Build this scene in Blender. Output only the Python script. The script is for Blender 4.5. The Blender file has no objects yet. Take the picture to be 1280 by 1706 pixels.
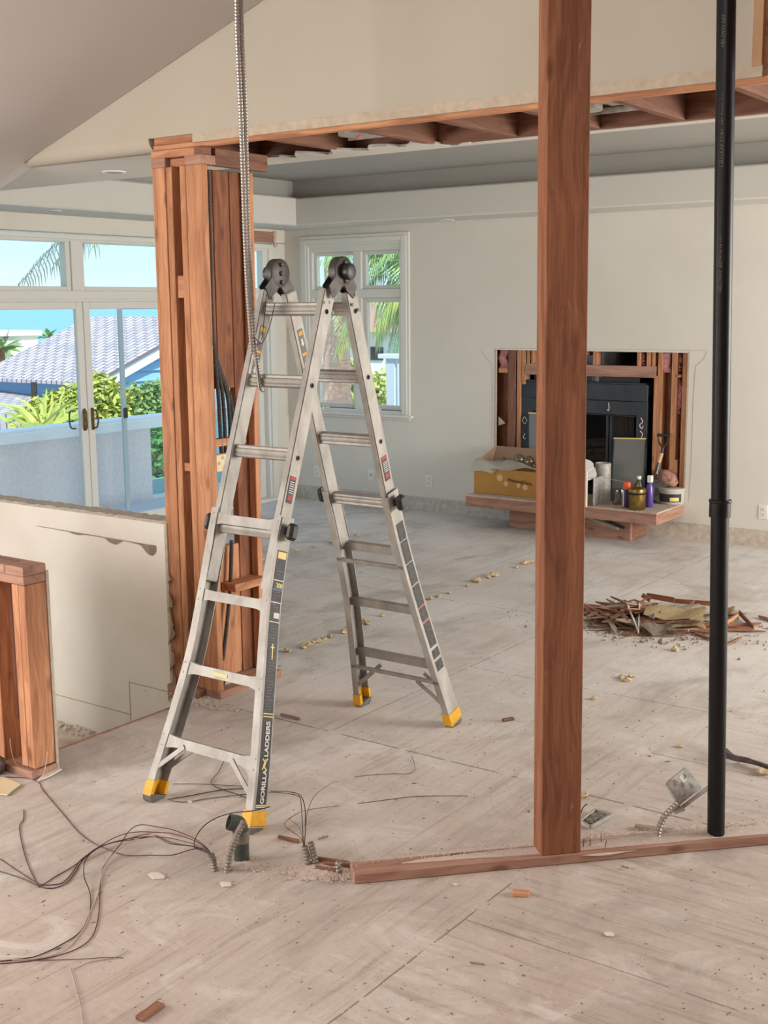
import bpy, bmesh, math, random
from mathutils import Vector, Matrix, noise
random.seed(7)
S = bpy.context.scene
COL = S.collection
V = Vector
# ------------------------------------------------------------------ camera (image 1280 x 1706)
F, YAW, PITCH, ROLL, H = 2034.51724, 0.623062899, 0.168237066, -0.00909669950, 1.92
fwd = V((-math.sin(YAW)*math.cos(PITCH), math.cos(YAW)*math.cos(PITCH), -math.sin(PITCH)))
r0 = V((math.cos(YAW), math.sin(YAW), 0)); u0 = r0.cross(fwd)
rgt = r0*math.cos(ROLL) + u0*math.sin(ROLL); upv = rgt.cross(fwd)
cam = bpy.data.cameras.new('camera'); camo = bpy.data.objects.new('camera', cam); COL.objects.link(camo)
cam.sensor_fit = 'VERTICAL'; cam.sensor_height = 36.0; cam.lens = F/1706*36.0
cam.clip_start = 0.05; cam.clip_end = 60000
m = Matrix((rgt, upv, -fwd)).transposed().to_4x4(); m.translation = V((0, 0, H)); camo.matrix_world = m
S.camera = camo
# ------------------------------------------------------------------ view, world, lights
S.view_settings.view_transform = 'Standard'; S.view_settings.look = 'None'
S.view_settings.gamma = 1.0; S.view_settings.use_curve_mapping = False
S.view_settings.exposure = 0.35
W = bpy.data.worlds.new('sky'); S.world = W; W.use_nodes = True
nt = W.node_tree; nt.nodes.clear()
def N(nt, t, **k):
    n = nt.nodes.new(t)
    for a, b in k.items():
        if a.startswith('_'): setattr(n, a[1:], b)
        else: n.inputs[a.replace('_', ' ')].default_value = b
    return n
tc = N(nt, 'ShaderNodeTexCoord'); sx = N(nt, 'ShaderNodeSeparateXYZ'); nt.links.new(tc.outputs['Generated'], sx.inputs[0])
rp = N(nt, 'ShaderNodeValToRGB'); nt.links.new(sx.outputs['Z'], rp.inputs[0])
e = rp.color_ramp.elements; e[0].position = 0.0; e[0].color = (0.55, 0.70, 0.77, 1); e[1].position = 0.6; e[1].color = (0.36, 0.56, 0.82, 1)
e2 = e.new(0.10); e2.color = (0.46, 0.65, 0.75, 1)
cn = N(nt, 'ShaderNodeTexNoise', Scale=3.0, Detail=5.0, Roughness=0.55); mp = N(nt, 'ShaderNodeMapping'); mp.inputs['Scale'].default_value = (1, 1, 4)
nt.links.new(tc.outputs['Generated'], mp.inputs[0]); nt.links.new(mp.outputs[0], cn.inputs[0])
cr = N(nt, 'ShaderNodeValToRGB'); cr.color_ramp.elements[0].position = .5; cr.color_ramp.elements[1].position = .75; cr.color_ramp.elements[1].color = (.6, .6, .6, 1)
nt.links.new(cn.outputs[0], cr.inputs[0])
mx = N(nt, 'ShaderNodeMixRGB'); mx.inputs[2].default_value = (.68, .72, .76, 1)
nt.links.new(cr.outputs[0], mx.inputs[0]); nt.links.new(rp.outputs[0], mx.inputs[1])
bg = N(nt, 'ShaderNodeBackground', Strength=1.25); wo = N(nt, 'ShaderNodeOutputWorld')
nt.links.new(mx.outputs[0], bg.inputs[0]); nt.links.new(bg.outputs[0], wo.inputs[0])

def light(name, kind, loc, aim, energy, color, size=(1, 1)):
    l = bpy.data.lights.new(name, kind); l.energy = energy; l.color = color
    if kind == 'AREA': l.shape = 'RECTANGLE'; l.size, l.size_y = size
    o = bpy.data.objects.new(name, l); COL.objects.link(o); o.location = loc
    o.rotation_euler = (V(aim)-V(loc)).to_track_quat('-Z', 'Y').to_euler(); return o
s = light('sun', 'SUN', (30, -20, 40), (0, 0, 0), 4.0, (1.0, .95, .86)); s.data.angle = .02
# area lamps: two for unseen windows behind and left, two added as fill
light('daylight_hall_window', 'AREA', (-6.45, 0.2, 1.75), (0.0, 2.4, 1.1), 375, (1.0, .97, .94), (3.6, 2.2))
light('daylight_rear_left_window', 'AREA', (-4.2, -2.85, 1.75), (-3.6, 6.0, 1.2), 60, (1.0, .96, .92), (3.2, 2.2))
light('added_side_fill', 'AREA', (3.05, 7.7, 1.7), (-6.0, 7.9, 0.7), 360, (1.0, .98, .95), (3.0, 2.0))  # added fill for the far room; no window in that wall
light('added_overhead_fill', 'AREA', (-1.2, 0.6, 3.75), (-2.2, 2.6, 0), 45, (1.0, .95, .92), (2.2, 2.2))  # added overhead fill for the near floor; no opening in the ceiling

# ------------------------------------------------------------------ pixel -> place on a real plane
C0 = V((0, 0, H))
def ray(x, y): return fwd + rgt*((x-640)/F) - upv*((y-853)/F)
def pz(x, y, z=0.0): d = ray(x, y); return C0 + d*((z-H)/d.z)
def pX(x, y, X): d = ray(x, y); return C0 + d*(X/d.x)
def pY(x, y, Y): d = ray(x, y); return C0 + d*(Y/d.y)
XW, YW = -7.943, 9.423      # doors wall, fireplace wall
ZS = 2.647                  # underside of soffits and header

# ------------------------------------------------------------------ materials
def lin(c):
    return tuple(((v/255)/12.92 if v/255 <= .04045 else ((v/255+.055)/1.055)**2.4) for v in c[:3]) + (1,)
MATS = {}
def mat(name, col, rough=.7, metal=0.0, noise_amt=0.0, nscale=8.0, col2=None, bump=0.0, bscale=None, spec=.4, emit=None, alpha=None, stretch=(1, 1, 1), coord='Object', bdist=.002, trans=0.0):
    m = bpy.data.materials.new(name); m.use_nodes = True; t = m.node_tree; b = t.nodes['Principled BSDF']
    b.inputs['Base Color'].default_value = lin(col); b.inputs['Roughness'].default_value = rough
    b.inputs['Metallic'].default_value = metal; b.inputs['Specular IOR Level'].default_value = spec
    if trans: b.inputs['Transmission Weight'].default_value = trans
    if alpha is not None: b.inputs['Alpha'].default_value = alpha
    if emit: b.inputs['Emission Color'].default_value = lin(emit[0]); b.inputs['Emission Strength'].default_value = emit[1]
    if col2 or bump:
        c = N(t, 'ShaderNodeTexCoord'); p = N(t, 'ShaderNodeMapping'); p.inputs['Scale'].default_value = stretch
        t.links.new(c.outputs[coord], p.inputs[0])
        n = N(t, 'ShaderNodeTexNoise', Scale=nscale, Detail=6.0, Roughness=.6); t.links.new(p.outputs[0], n.inputs[0])
        if col2:
            r = N(t, 'ShaderNodeValToRGB'); r.color_ramp.elements[0].position = .35; r.color_ramp.elements[1].position = .68
            r.color_ramp.elements[0].color = lin(col); r.color_ramp.elements[1].color = lin(col2)
            t.links.new(n.outputs[0], r.inputs[0]); t.links.new(r.outputs[0], b.inputs['Base Color'])
        if bump:
            n2 = N(t, 'ShaderNodeTexNoise', Scale=bscale or nscale*3, Detail=4.0); t.links.new(p.outputs[0], n2.inputs[0])
            bp = N(t, 'ShaderNodeBump', Strength=bump, Distance=bdist); t.links.new(n2.outputs[0], bp.inputs['Height']); t.links.new(bp.outputs[0], b.inputs['Normal'])
    MATS[name] = m; return m

def wood(name, dark, light_, speck=.35, ring=9.0):
    m = bpy.data.materials.new(name); m.use_nodes = True; t = m.node_tree; b = t.nodes['Principled BSDF']
    b.inputs['Roughness'].default_value = .72; b.inputs['Specular IOR Level'].default_value = .25
    c = N(t, 'ShaderNodeTexCoord'); oi = N(t, 'ShaderNodeObjectInfo')
    va = N(t, 'ShaderNodeVectorMath', _operation='MULTIPLY_ADD'); va.inputs[1].default_value = (1, 1, 1)
    cb = N(t, 'ShaderNodeCombineXYZ'); mm = N(t, 'ShaderNodeMath', _operation='MULTIPLY'); mm.inputs[1].default_value = 17.0
    t.links.new(oi.outputs['Random'], mm.inputs[0])
    for i in range(3): t.links.new(mm.outputs[0], cb.inputs[i])
    t.links.new(c.outputs['Object'], va.inputs[0]); t.links.new(cb.outputs[0], va.inputs[2])
    # knots distort the grain
    kn = N(t, 'ShaderNodeTexNoise', Scale=3.2, Detail=1.5); kp = N(t, 'ShaderNodeMapping'); kp.inputs['Scale'].default_value = (1.4, 1.4, .9)
    t.links.new(va.outputs[0], kp.inputs[0]); t.links.new(kp.outputs[0], kn.inputs[0])
    ad = N(t, 'ShaderNodeVectorMath', _operation='MULTIPLY_ADD'); ad.inputs[1].default_value = (.10, .10, .05)
    t.links.new(kn.outputs['Color'], ad.inputs[0]); t.links.new(va.outputs[0], ad.inputs[2])
    mp1 = N(t, 'ShaderNodeMapping'); mp1.inputs['Scale'].default_value = (ring*3.2, ring*3.2, .55)
    t.links.new(ad.outputs[0], mp1.inputs[0])
    n1 = N(t, 'ShaderNodeTexNoise', Scale=1.0, Detail=5.0, Roughness=.62); t.links.new(mp1.outputs[0], n1.inputs[0])
    mp2 = N(t, 'ShaderNodeMapping'); mp2.inputs['Scale'].default_value = (190, 190, 5)
    t.links.new(va.outputs[0], mp2.inputs[0]); n2 = N(t, 'ShaderNodeTexNoise', Scale=1.0, Detail=3.0); t.links.new(mp2.outputs[0], n2.inputs[0])
    sm = N(t, 'ShaderNodeMath', _operation='MULTIPLY_ADD'); sm.inputs[1].default_value = .3; t.links.new(n2.outputs[0], sm.inputs[0]); t.links.new(n1.outputs[0], sm.inputs[2])
    r = N(t, 'ShaderNodeValToRGB'); r.color_ramp.elements[0].position = .44; r.color_ramp.elements[1].position = .86
    r.color_ramp.elements[0].color = lin(dark); r.color_ramp.elements[1].color = lin(light_)
    t.links.new(sm.outputs[0], r.inputs[0])
    # dark knots
    vo = N(t, 'ShaderNodeTexVoronoi', Scale=1.0); mp3 = N(t, 'ShaderNodeMapping'); mp3.inputs['Scale'].default_value = (9, 9, 3.6)
    t.links.new(va.outputs[0], mp3.inputs[0]); t.links.new(mp3.outputs[0], vo.inputs[0])
    kr = N(t, 'ShaderNodeValToRGB'); kr.color_ramp.elements[0].position = .06; kr.color_ramp.elements[1].position = .17
    kr.color_ramp.elements[0].color = (.42, .36, .33, 1); kr.color_ramp.elements[1].color = (1, 1, 1, 1); t.links.new(vo.outputs['Distance'], kr.inputs[0])
    mu = N(t, 'ShaderNodeMixRGB', _blend_type='MULTIPLY'); mu.inputs[0].default_value = .8
    t.links.new(r.outputs[0], mu.inputs[1]); t.links.new(kr.outputs[0], mu.inputs[2])
    # plaster scuffs
    n3 = N(t, 'ShaderNodeTexNoise', Scale=1.0, Detail=7.0, Roughness=.75); mp4 = N(t, 'ShaderNodeMapping'); mp4.inputs['Scale'].default_value = (30, 30, 7)
    t.links.new(va.outputs[0], mp4.inputs[0]); t.links.new(mp4.outputs[0], n3.inputs[0])
    r3 = N(t, 'ShaderNodeValToRGB'); r3.color_ramp.elements[0].position = .66; r3.color_ramp.elements[1].position = .74; t.links.new(n3.outputs[0], r3.inputs[0])
    ms = N(t, 'ShaderNodeMath', _operation='MULTIPLY'); ms.inputs[1].default_value = speck; t.links.new(r3.outputs[0], ms.inputs[0])
    m2 = N(t, 'ShaderNodeMixRGB'); m2.inputs[2].default_value = lin((205, 190, 175)); t.links.new(ms.outputs[0], m2.inputs[0]); t.links.new(mu.outputs[0], m2.inputs[1])
    t.links.new(m2.outputs[0], b.inputs['Base Color'])
    bp = N(t, 'ShaderNodeBump', Strength=.25, Distance=.002); t.links.new(sm.outputs[0], bp.inputs['Height']); t.links.new(bp.outputs[0], b.inputs['Normal'])
    MATS[name] = m; return m

M_WOOD = wood('framing_fir', (152, 100, 72), (212, 156, 116))
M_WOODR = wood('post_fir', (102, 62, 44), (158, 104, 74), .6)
M_WOODD = wood('aged_fir', (104, 70, 56), (150, 108, 88), .4)
M_WOODG = wood('dusty_fir', (142, 102, 86), (184, 146, 126), .9)
M_LATH = wood('scrap_lath', (88, 58, 46), (168, 122, 96), .5)
M_LATHG = wood('grey_lath', (112, 96, 84), (176, 158, 140), .5)
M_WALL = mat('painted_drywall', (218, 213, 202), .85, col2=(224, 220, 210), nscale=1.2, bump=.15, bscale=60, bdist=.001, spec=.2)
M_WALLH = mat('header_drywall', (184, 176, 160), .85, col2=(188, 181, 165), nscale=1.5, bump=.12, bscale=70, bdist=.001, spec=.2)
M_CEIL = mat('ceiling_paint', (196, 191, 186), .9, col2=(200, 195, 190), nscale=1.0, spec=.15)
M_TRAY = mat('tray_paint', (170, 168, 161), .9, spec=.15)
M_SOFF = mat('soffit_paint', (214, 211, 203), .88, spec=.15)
M_PONY = mat('pony_drywall', (233, 228, 219), .85, col2=(226, 218, 207), nscale=2.5, bump=.1, bscale=50, spec=.2)
M_GYP = mat('broken_gypsum', (196, 182, 164), .95, col2=(176, 160, 142), nscale=40, bump=.4, bscale=120)
M_PAPER = mat('torn_paper', (206, 186, 168), .9, col2=(184, 162, 142), nscale=20)
M_KRAFT = mat('kraft_paper', (188, 152, 116), .9, col2=(172, 136, 102), nscale=10)
M_TRIM = mat('white_trim', (222, 221, 214), .45, spec=.4)
M_ALU = mat('worn_aluminium', (168, 164, 157), .55, .3, col2=(140, 135, 128), nscale=14, bump=.1, bscale=60, stretch=(1, 1, .5))
M_ALUD = mat('dull_aluminium', (158, 152, 145), .55, .3, col2=(130, 124, 116), nscale=12, stretch=(1, 1, .4))
M_HINGE = mat('grey_hinge_steel', (84, 78, 76), .5, .5, col2=(60, 56, 54), nscale=30)
M_BLACK = mat('black_plastic', (38, 38, 40), .45, spec=.5)
M_RUB = mat('worn_rubber', (84, 82, 78), .8, col2=(120, 116, 108), nscale=40)
M_YEL = mat('yellow_plastic', (226, 170, 30), .5, col2=(206, 150, 34), nscale=25)
M_ABS = mat('black_abs', (16, 16, 17), .38, col2=(24, 24, 26), nscale=20, spec=.3)
M_STEEL = mat('galvanised_steel', (184, 181, 174), .5, .15, col2=(146, 143, 137), nscale=30)
M_FLEX = mat('flex_conduit_steel', (172, 166, 160), .35, .65)
M_FLEXD = mat('dusty_conduit', (150, 142, 132), .55, .4, col2=(126, 116, 108), nscale=60)
M_DARKM = mat('dark_conduit', (92, 90, 88), .4, .7)
M_FBOX = mat('firebox_black', (44, 48, 54), .5, .3, col2=(58, 62, 68), nscale=6)
M_FBIN = mat('firebox_soot', (22, 20, 20), .9)
M_SOOT = mat('sooty_logs', (70, 60, 54), .95, col2=(36, 32, 30), nscale=20, bump=.6)
M_INS = mat('pink_insulation', (214, 156, 154), .95, col2=(180, 116, 118), nscale=30, bump=.8, bscale=60, bdist=.01)
M_FOAM = mat('yellow_underlay', (214, 196, 160), .95, col2=(184, 160, 120), nscale=60, bump=.6, bscale=120)
M_FOAMG = mat('grey_underlay', (166, 156, 138), .95, col2=(136, 124, 106), nscale=50, bump=.6, bscale=120)
M_BRASS = mat('aged_brass', (150, 122, 70), .35, .8, col2=(110, 88, 52), nscale=30)
M_CARD = mat('cardboard', (186, 140, 74), .85, col2=(178, 130, 64), nscale=5)
M_CARDI = mat('cardboard_inside', (150, 122, 100), .9)
M_INKD = mat('brown_print', (84, 56, 36), .9)
M_INKL = mat('pale_print', (214, 182, 134), .9)
M_CLOTH = mat('white_cloth', (232, 228, 218), .9, col2=(222, 214, 200), nscale=10)
M_RED = mat('warning_red', (176, 62, 56), .6)
M_LBL = mat('label_black', (40, 40, 42), .5, col2=(62, 60, 60), nscale=60)
M_LBLG = mat('label_grey', (116, 112, 108), .6)
M_WHITE = mat('label_white', (214, 210, 202), .6)
M_CREAM = mat('label_cream', (226, 206, 132), .6)
M_BLUE = mat('label_blue', (86, 130, 150), .6)
M_PLASTW = mat('white_plastic', (232, 230, 224), .4)
M_DARK = mat('dark_void', (24, 20, 18), .95)
M_DUST = mat('sawdust', (216, 201, 190), .98, col2=(198, 178, 166), nscale=90, bump=.4, bscale=260, bdist=.004)
M_DEBR = mat('small_debris', (124, 104, 90), .95)
M_CHIP = mat('plaster_chip', (220, 208, 196), .95)
M_WIREM = mat('maroon_wire', (92, 40, 44), .45)
M_WIREK = mat('black_wire', (46, 40, 40), .45)
M_WIREP = mat('pale_wire', (196, 170, 158), .5)
M_STUCCO = mat('stucco', (226, 220, 222), .95, col2=(212, 206, 210), nscale=30, bump=.5, bscale=60, bdist=.01)
M_CAPB = mat('parapet_cap_paint', (226, 232, 238), .6)
M_DECK = mat('deck_coating', (206, 206, 216), .8)
M_SIDING = mat('blue_siding', (136, 182, 224), .8)
M_TRUNK = mat('palm_trunk', (236, 196, 174), .95, col2=(206, 156, 132), nscale=6, stretch=(1, 1, 8), bump=.6)
M_FROND = mat('frond_green', (128, 168, 118), .6, col2=(176, 200, 124), nscale=2)
M_FRONDY = mat('frond_yellow', (214, 218, 120), .6, col2=(164, 190, 108), nscale=3)
M_FRONDK = mat('frond_grey', (104, 116, 110), .8)  # plain grey tone of these fronds
M_LEAF = mat('bush_leaf', (206, 206, 100), .7, col2=(158, 176, 96), nscale=1.5)
M_LEAFG = mat('green_leaf', (128, 162, 108), .7, col2=(140, 170, 100), nscale=1.5)
M_HOUSE = mat('white_stucco', (238, 232, 224), .9)
M_TILE = mat('orange_roof_tile', (222, 176, 158), .9)
M_TERRA = mat('distant_town', (214, 206, 190), .95, col2=(150, 168, 120), nscale=.15)
M_HOSE = mat('grey_strap', (92, 80, 82), .85, col2=(70, 60, 62), nscale=12)
M_GREY = mat('grey_glove', (120, 112, 106), .9, col2=(90, 84, 80), nscale=20)

def glass(name, tint, refl=.08, rough=0.02):
    m = bpy.data.materials.new(name); m.use_nodes = True; t = m.node_tree; t.nodes.clear()
    a = N(t, 'ShaderNodeBsdfTransparent', Color=lin(tint)); g = N(t, 'ShaderNodeBsdfGlossy', Roughness=rough)
    x = N(t, 'ShaderNodeMixShader'); x.inputs[0].default_value = refl; o = N(t, 'ShaderNodeOutputMaterial')
    t.links.new(a.outputs[0], x.inputs[1]); t.links.new(g.outputs[0], x.inputs[2]); t.links.new(x.outputs[0], o.inputs[0])
    MATS[name] = m; return m
M_GLASS = glass('window_glass', (250, 254, 254), .03)
M_RGLASS = glass('rail_glass', (214, 236, 228), .06)
M_MESHS = mat('fire_screen_mesh', (132, 132, 130), .6, .3, col2=(120, 120, 118), nscale=200)
M_CLEAR = glass('clear_glass', (226, 224, 220), .10, .12)
M_BLUEC = glass('blue_fluid_bottle', (150, 176, 190), .2, .1)
M_PURP = mat('purple_bottle', (92, 70, 150), .25, spec=.6)
M_ORAN = mat('orange_cap', (232, 96, 48), .4)
M_PURK = mat('dark_purple_can', (70, 52, 104), .4)
M_SEA = mat('sea_water', (118, 170, 200), .6, col2=(132, 182, 208), nscale=.004, stretch=(1, 4, 1))
M_SEA.node_tree.nodes['Principled BSDF'].inputs['Specular IOR Level'].default_value = .2

def shingle():
    m = bpy.data.materials.new('roof_shingle'); m.use_nodes = True; t = m.node_tree; b = t.nodes['Principled BSDF']; b.inputs['Roughness'].default_value = .95
    c = N(t, 'ShaderNodeTexCoord'); p = N(t, 'ShaderNodeMapping'); p.inputs['Scale'].default_value = (1, 1, 1); p.inputs['Rotation'].default_value = (0, 0, math.radians(90))
    t.links.new(c.outputs['Object'], p.inputs[0])
    k = N(t, 'ShaderNodeTexBrick', Scale=1.0); k.inputs['Color1'].default_value = lin((206, 192, 194)); k.inputs['Color2'].default_value = lin((176, 172, 182)); k.inputs['Mortar'].default_value = lin((118, 112, 124))
    k.inputs['Brick Width'].default_value = .24; k.inputs['Row Height'].default_value = .13; k.inputs['Mortar Size'].default_value = .018; k.inputs['Mortar Smooth'].default_value = .3
    t.links.new(p.outputs[0], k.inputs[0]); t.links.new(k.outputs['Color'], b.inputs['Base Color']); return m
M_SHING = shingle()

def floor_mat():
    m = bpy.data.materials.new('dusty_plywood'); m.use_nodes = True; t = m.node_tree; b = t.nodes['Principled BSDF']
    b.inputs['Roughness'].default_value = .8; b.inputs['Specular IOR Level'].default_value = .3
    L = t.links.new
    c = N(t, 'ShaderNodeTexCoord'); sp = N(t, 'ShaderNodeSeparateXYZ'); L(c.outputs['Object'], sp.inputs[0])
    def math_(op, a, bb, c2=None):
        n = N(t, 'ShaderNodeMath', _operation=op)
        for i, v in enumerate((a, bb, c2)):
            if v is None: continue
            if isinstance(v, (int, float)): n.inputs[i].default_value = v
            else: L(v, n.inputs[i])
        return n.outputs[0]
    def noi(scale, st, det=6.0, rough=.62, rot=0, dist=0.0):
        p = N(t, 'ShaderNodeMapping'); p.inputs['Scale'].default_value = st; p.inputs['Rotation'].default_value = (0, 0, rot); L(c.outputs['Object'], p.inputs[0])
        n = N(t, 'ShaderNodeTexNoise', Scale=scale, Detail=det, Roughness=rough, Distortion=dist); L(p.outputs[0], n.inputs[0]); return n.outputs[0]
    def ramp(src, stops):
        r = N(t, 'ShaderNodeValToRGB'); el = r.color_ramp.elements
        el[0].position, el[0].color = stops[0][0], stops[0][1]; el[1].position, el[1].color = stops[-1][0], stops[-1][1]
        for s_ in stops[1:-1]: q = el.new(s_[0]); q.color = s_[1]
        L(src, r.inputs[0]); return r.outputs[0]
    def mix(f, a, bb, mode='MIX'):
        n = N(t, 'ShaderNodeMixRGB', _blend_type=mode)
        for i, v in enumerate((f, a, bb)):
            if isinstance(v, (int, float)): n.inputs[i].default_value = v
            elif isinstance(v, tuple): n.inputs[i].default_value = v
            else: L(v, n.inputs[i])
        return n.outputs[0]
    big = noi(.9, (1, 1, 1), 3.0)
    gy = noi(1.0, (26, 1.6, 1), 6.0, .68, dist=.6)        # grain along Y
    gx = noi(1.0, (1.6, 26, 1), 6.0, .68, dist=.6)
    side = math_('GREATER_THAN', sp.outputs['X'], -1.9); nearp = math_('LESS_THAN', sp.outputs['Y'], 3.06)
    g = mix(side, gy, gx)
    # dusty ply; warmer near light and paler far light painted into its base
    # line of the bottom plate: x - y = -5.40
    d = math_('SUBTRACT', sp.outputs['Y'], sp.outputs['X']); far = N(t, 'ShaderNodeMapRange'); far.inputs['From Min'].default_value = 5.2; far.inputs['From Max'].default_value = 8.6; L(d, far.inputs[0])
    base = mix(far.outputs[0], lin((202, 191, 181)), lin((222, 220, 217)))
    base = mix(ramp(big, [(.35, (0, 0, 0, 1)), (.65, (.55, .55, .55, 1))]), base, lin((190, 170, 158)))
    st = ramp(g, [(.34, (.66, .60, .56, 1)), (.47, (.93, .91, .90, 1)), (.62, (1, 1, 1, 1))])
    base = mix(math_('MULTIPLY_ADD', far.outputs[0], -.45, .78), base, st, 'MULTIPLY')
    fine = noi(45, (1, 1, 1), 5.0, .7); base = mix(.5, base, ramp(fine, [(.3, (.82, .80, .79, 1)), (.6, (1, 1, 1, 1))]), 'MULTIPLY')
    # cloudy white plaster dust and darker stains
    cl = noi(2.6, (1, 1.5, 1), 8.0, .7, .5, 1.0); base = mix(ramp(cl, [(.52, (0, 0, 0, 1)), (.72, (.75, .75, .75, 1))]), base, lin((222, 216, 210)))
    sn = noi(1.7, (1.3, .9, 1), 7.0, .66, -.4, .8); base = mix(ramp(sn, [(.50, (0, 0, 0, 1)), (.72, (.7, .7, .7, 1))]), base, lin((152, 142, 134)))
    spk = noi(75, (1, 1, 1), 2.0, .5); base = mix(ramp(spk, [(.70, (0, 0, 0, 1)), (.74, (.6, .6, .6, 1))]), base, lin((120, 100, 88)))
    # seams between the sheets
    wob = math_('MULTIPLY', math_('SUBTRACT', noi(5, (1, 1, 1), 2.0), .5), .012)
    def seam(axis, at, lo, hi, w=.003):
        a = sp.outputs[axis]; o = sp.outputs['Y' if axis == 'X' else 'X']
        dd = math_('ABSOLUTE', math_('SUBTRACT', math_('ADD', a, wob), at), 0)
        k = math_('LESS_THAN', dd, w)
        return math_('MULTIPLY', k, math_('MULTIPLY', math_('GREATER_THAN', o, lo), math_('LESS_THAN', o, hi)))
    ss = [seam('X', -1.9, 1, 3.36), seam('Y', 3.06, -1.9, 1.0, .0022), seam('X', -3.32, 4.18, 9.4), seam('Y', 4.18, -3.9, 3, .005),
          seam('Y', 5.4, -3.32, 3), seam('X', -5.76, 4.6, 9.4), seam('Y', 6.6, -8, -3.32), seam('X', -4.54, 4.9, 9.4, .002), seam('Y', 7.85, -8, 3, .002), seam('X', -1.0, 4.18, 9.4), seam('Y', 1.84, -7, -1.9), seam('Y', 4.75, -2.0, 3, .0035)]
    tot = ss[0]
    for x in ss[1:]: tot = math_('MAXIMUM', tot, x)
    base = mix(math_('MULTIPLY', tot, math_('MULTIPLY', math_('GREATER_THAN', noi(9, (1, 1, 1), 4.0), .44), .62)), base, lin((84, 66, 56)))
    L(base, b.inputs['Base Color'])
    bp = N(t, 'ShaderNodeBump', Strength=.35, Distance=.004); L(math_('ADD', g, math_('MULTIPLY', fine, .6)), bp.inputs['Height']); L(bp.outputs[0], b.inputs['Normal'])
    return m
M_FLOOR = floor_mat()

# ------------------------------------------------------------------ geometry helpers
class MB:
    def __init__(s): s.bm = bmesh.new()
    def verts(s, pts): return [s.bm.verts.new(V(p)) for p in pts]
    def face(s, vs):
        try: return s.bm.faces.new(vs)
        except ValueError: return None
    def poly(s, pts): s.face(s.verts(pts)); return s
    def box(s, lo, hi, bev=0.0, M=None):
        lo, hi = V(lo), V(hi); P = [(x, y, z) for z in (lo.z, hi.z) for y in (lo.y, hi.y) for x in (lo.x, hi.x)]
        v = s.verts([(M @ V(p)) if M else p for p in P]); fs = []
        for q in ((0, 2, 3, 1), (4, 5, 7, 6), (0, 1, 5, 4), (2, 6, 7, 3), (0, 4, 6, 2), (1, 3, 7, 5)): fs.append(s.face([v[i] for i in q]))
        if bev > 0:
            es = list({e for f in fs for e in f.edges}); bmesh.ops.bevel(s.bm, geom=es, offset=bev, segments=1, affect='EDGES')
        return s
    def loft(s, secs, cap=True, closed=True):
        rows = [s.verts(q) for q in secs]; n = len(rows[0])
        for a, b in zip(rows, rows[1:]):
            for i in range(n if closed else n-1): s.face([a[i], a[(i+1) % n], b[(i+1) % n], b[i]])
        if cap and closed: s.face(rows[0][::-1]); s.face(rows[-1])
        return s
    def tube(s, pts, r, n=8, cap=True, rfun=None):
        pts = [V(p) for p in pts]; secs = []; up = None
        for i, p in enumerate(pts):
            d = (pts[min(i+1, len(pts)-1)]-pts[max(i-1, 0)]).normalized()
            if up is None: up = d.orthogonal().normalized()
            up = (up - d*up.dot(d)); up = up.normalized() if up.length > 1e-6 else d.orthogonal().normalized()
            b = d.cross(up); rr = rfun(i) if rfun else r
            secs.append([p + (up*math.cos(a)+b*math.sin(a))*rr for a in [2*math.pi*k/n for k in range(n)]])
        return s.loft(secs, cap)
    def cyl(s, a, b, r, r2=None, n=16):
        a, b = V(a), V(b); r2 = r if r2 is None else r2; return s.tube([a, b], r, n, rfun=lambda i: r if i == 0 else r2)
    def lathe(s, prof, org, n=24, axis=None):
        org = V(org); ax = V(axis or (0, 0, 1)).normalized(); u = ax.orthogonal().normalized(); w = ax.cross(u)
        return s.loft([[org + ax*z + (u*math.cos(a)+w*math.sin(a))*max(r, 1e-4) for a in [2*math.pi*k/n for k in range(n)]] for r, z in prof])
    def prism(s, pts, d):  # polygon extruded by vector d
        d = V(d); a = [V(p) for p in pts]; return s.loft([a, [p+d for p in a]])
    def board(s, a, b, w, t, wdir, bev=.002):
        a, b = V(a), V(b); z = (b-a).normalized(); x = V(wdir); x = (x-z*x.dot(z)).normalized(); y = z.cross(x)
        M = Matrix((x, y, z)).transposed().to_4x4(); M.translation = a
        return s.box((-w/2, -t/2, 0), (w/2, t/2, (b-a).length), bev, M)
def setp(o, label=None, cat=None, group=None, kind=None, category=None):
    for k, v in (('label', label), ('category', cat or category), ('group', group), ('kind', kind)):
        if v: o[k] = v
    return o
def finish(name, mb, m, parent=None, org=None, smooth=False, **kw):
    bm = mb.bm; bmesh.ops.recalc_face_normals(bm, faces=bm.faces[:])
    if org is None:
        if parent is not None: org = parent.location.copy()
        elif len(bm.verts) and kw.get('kind') != 'structure':
            c = V((0, 0, 0)); z = min(v.co.z for v in bm.verts)
            for v in bm.verts: c += v.co
            c /= len(bm.verts); org = V((c.x, c.y, z))
        else: org = V((0, 0, 0))
    org = V(org)
    for v in bm.verts: v.co -= org
    me = bpy.data.meshes.new(name); bm.to_mesh(me); bm.free()
    if smooth:
        me.polygons.foreach_set('use_smooth', [True]*len(me.polygons))
        try: me.set_sharp_from_angle(angle=math.radians(40))
        except Exception: pass
    me.materials.append(m)
    o = bpy.data.objects.new(name, me); COL.objects.link(o)
    if parent is not None: o.parent = parent; o.location = org - wloc(parent)
    else: o.location = org
    return setp(o, **kw)
def wloc(o):
    p = o.location.copy()
    while o.parent: o = o.parent; p += o.location
    return p
def thing(name, loc, label, cat, group=None):
    o = bpy.data.objects.new(name, None); COL.objects.link(o); o.location = loc; o.empty_display_size = .05
    return setp(o, label, cat, group)
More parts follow.
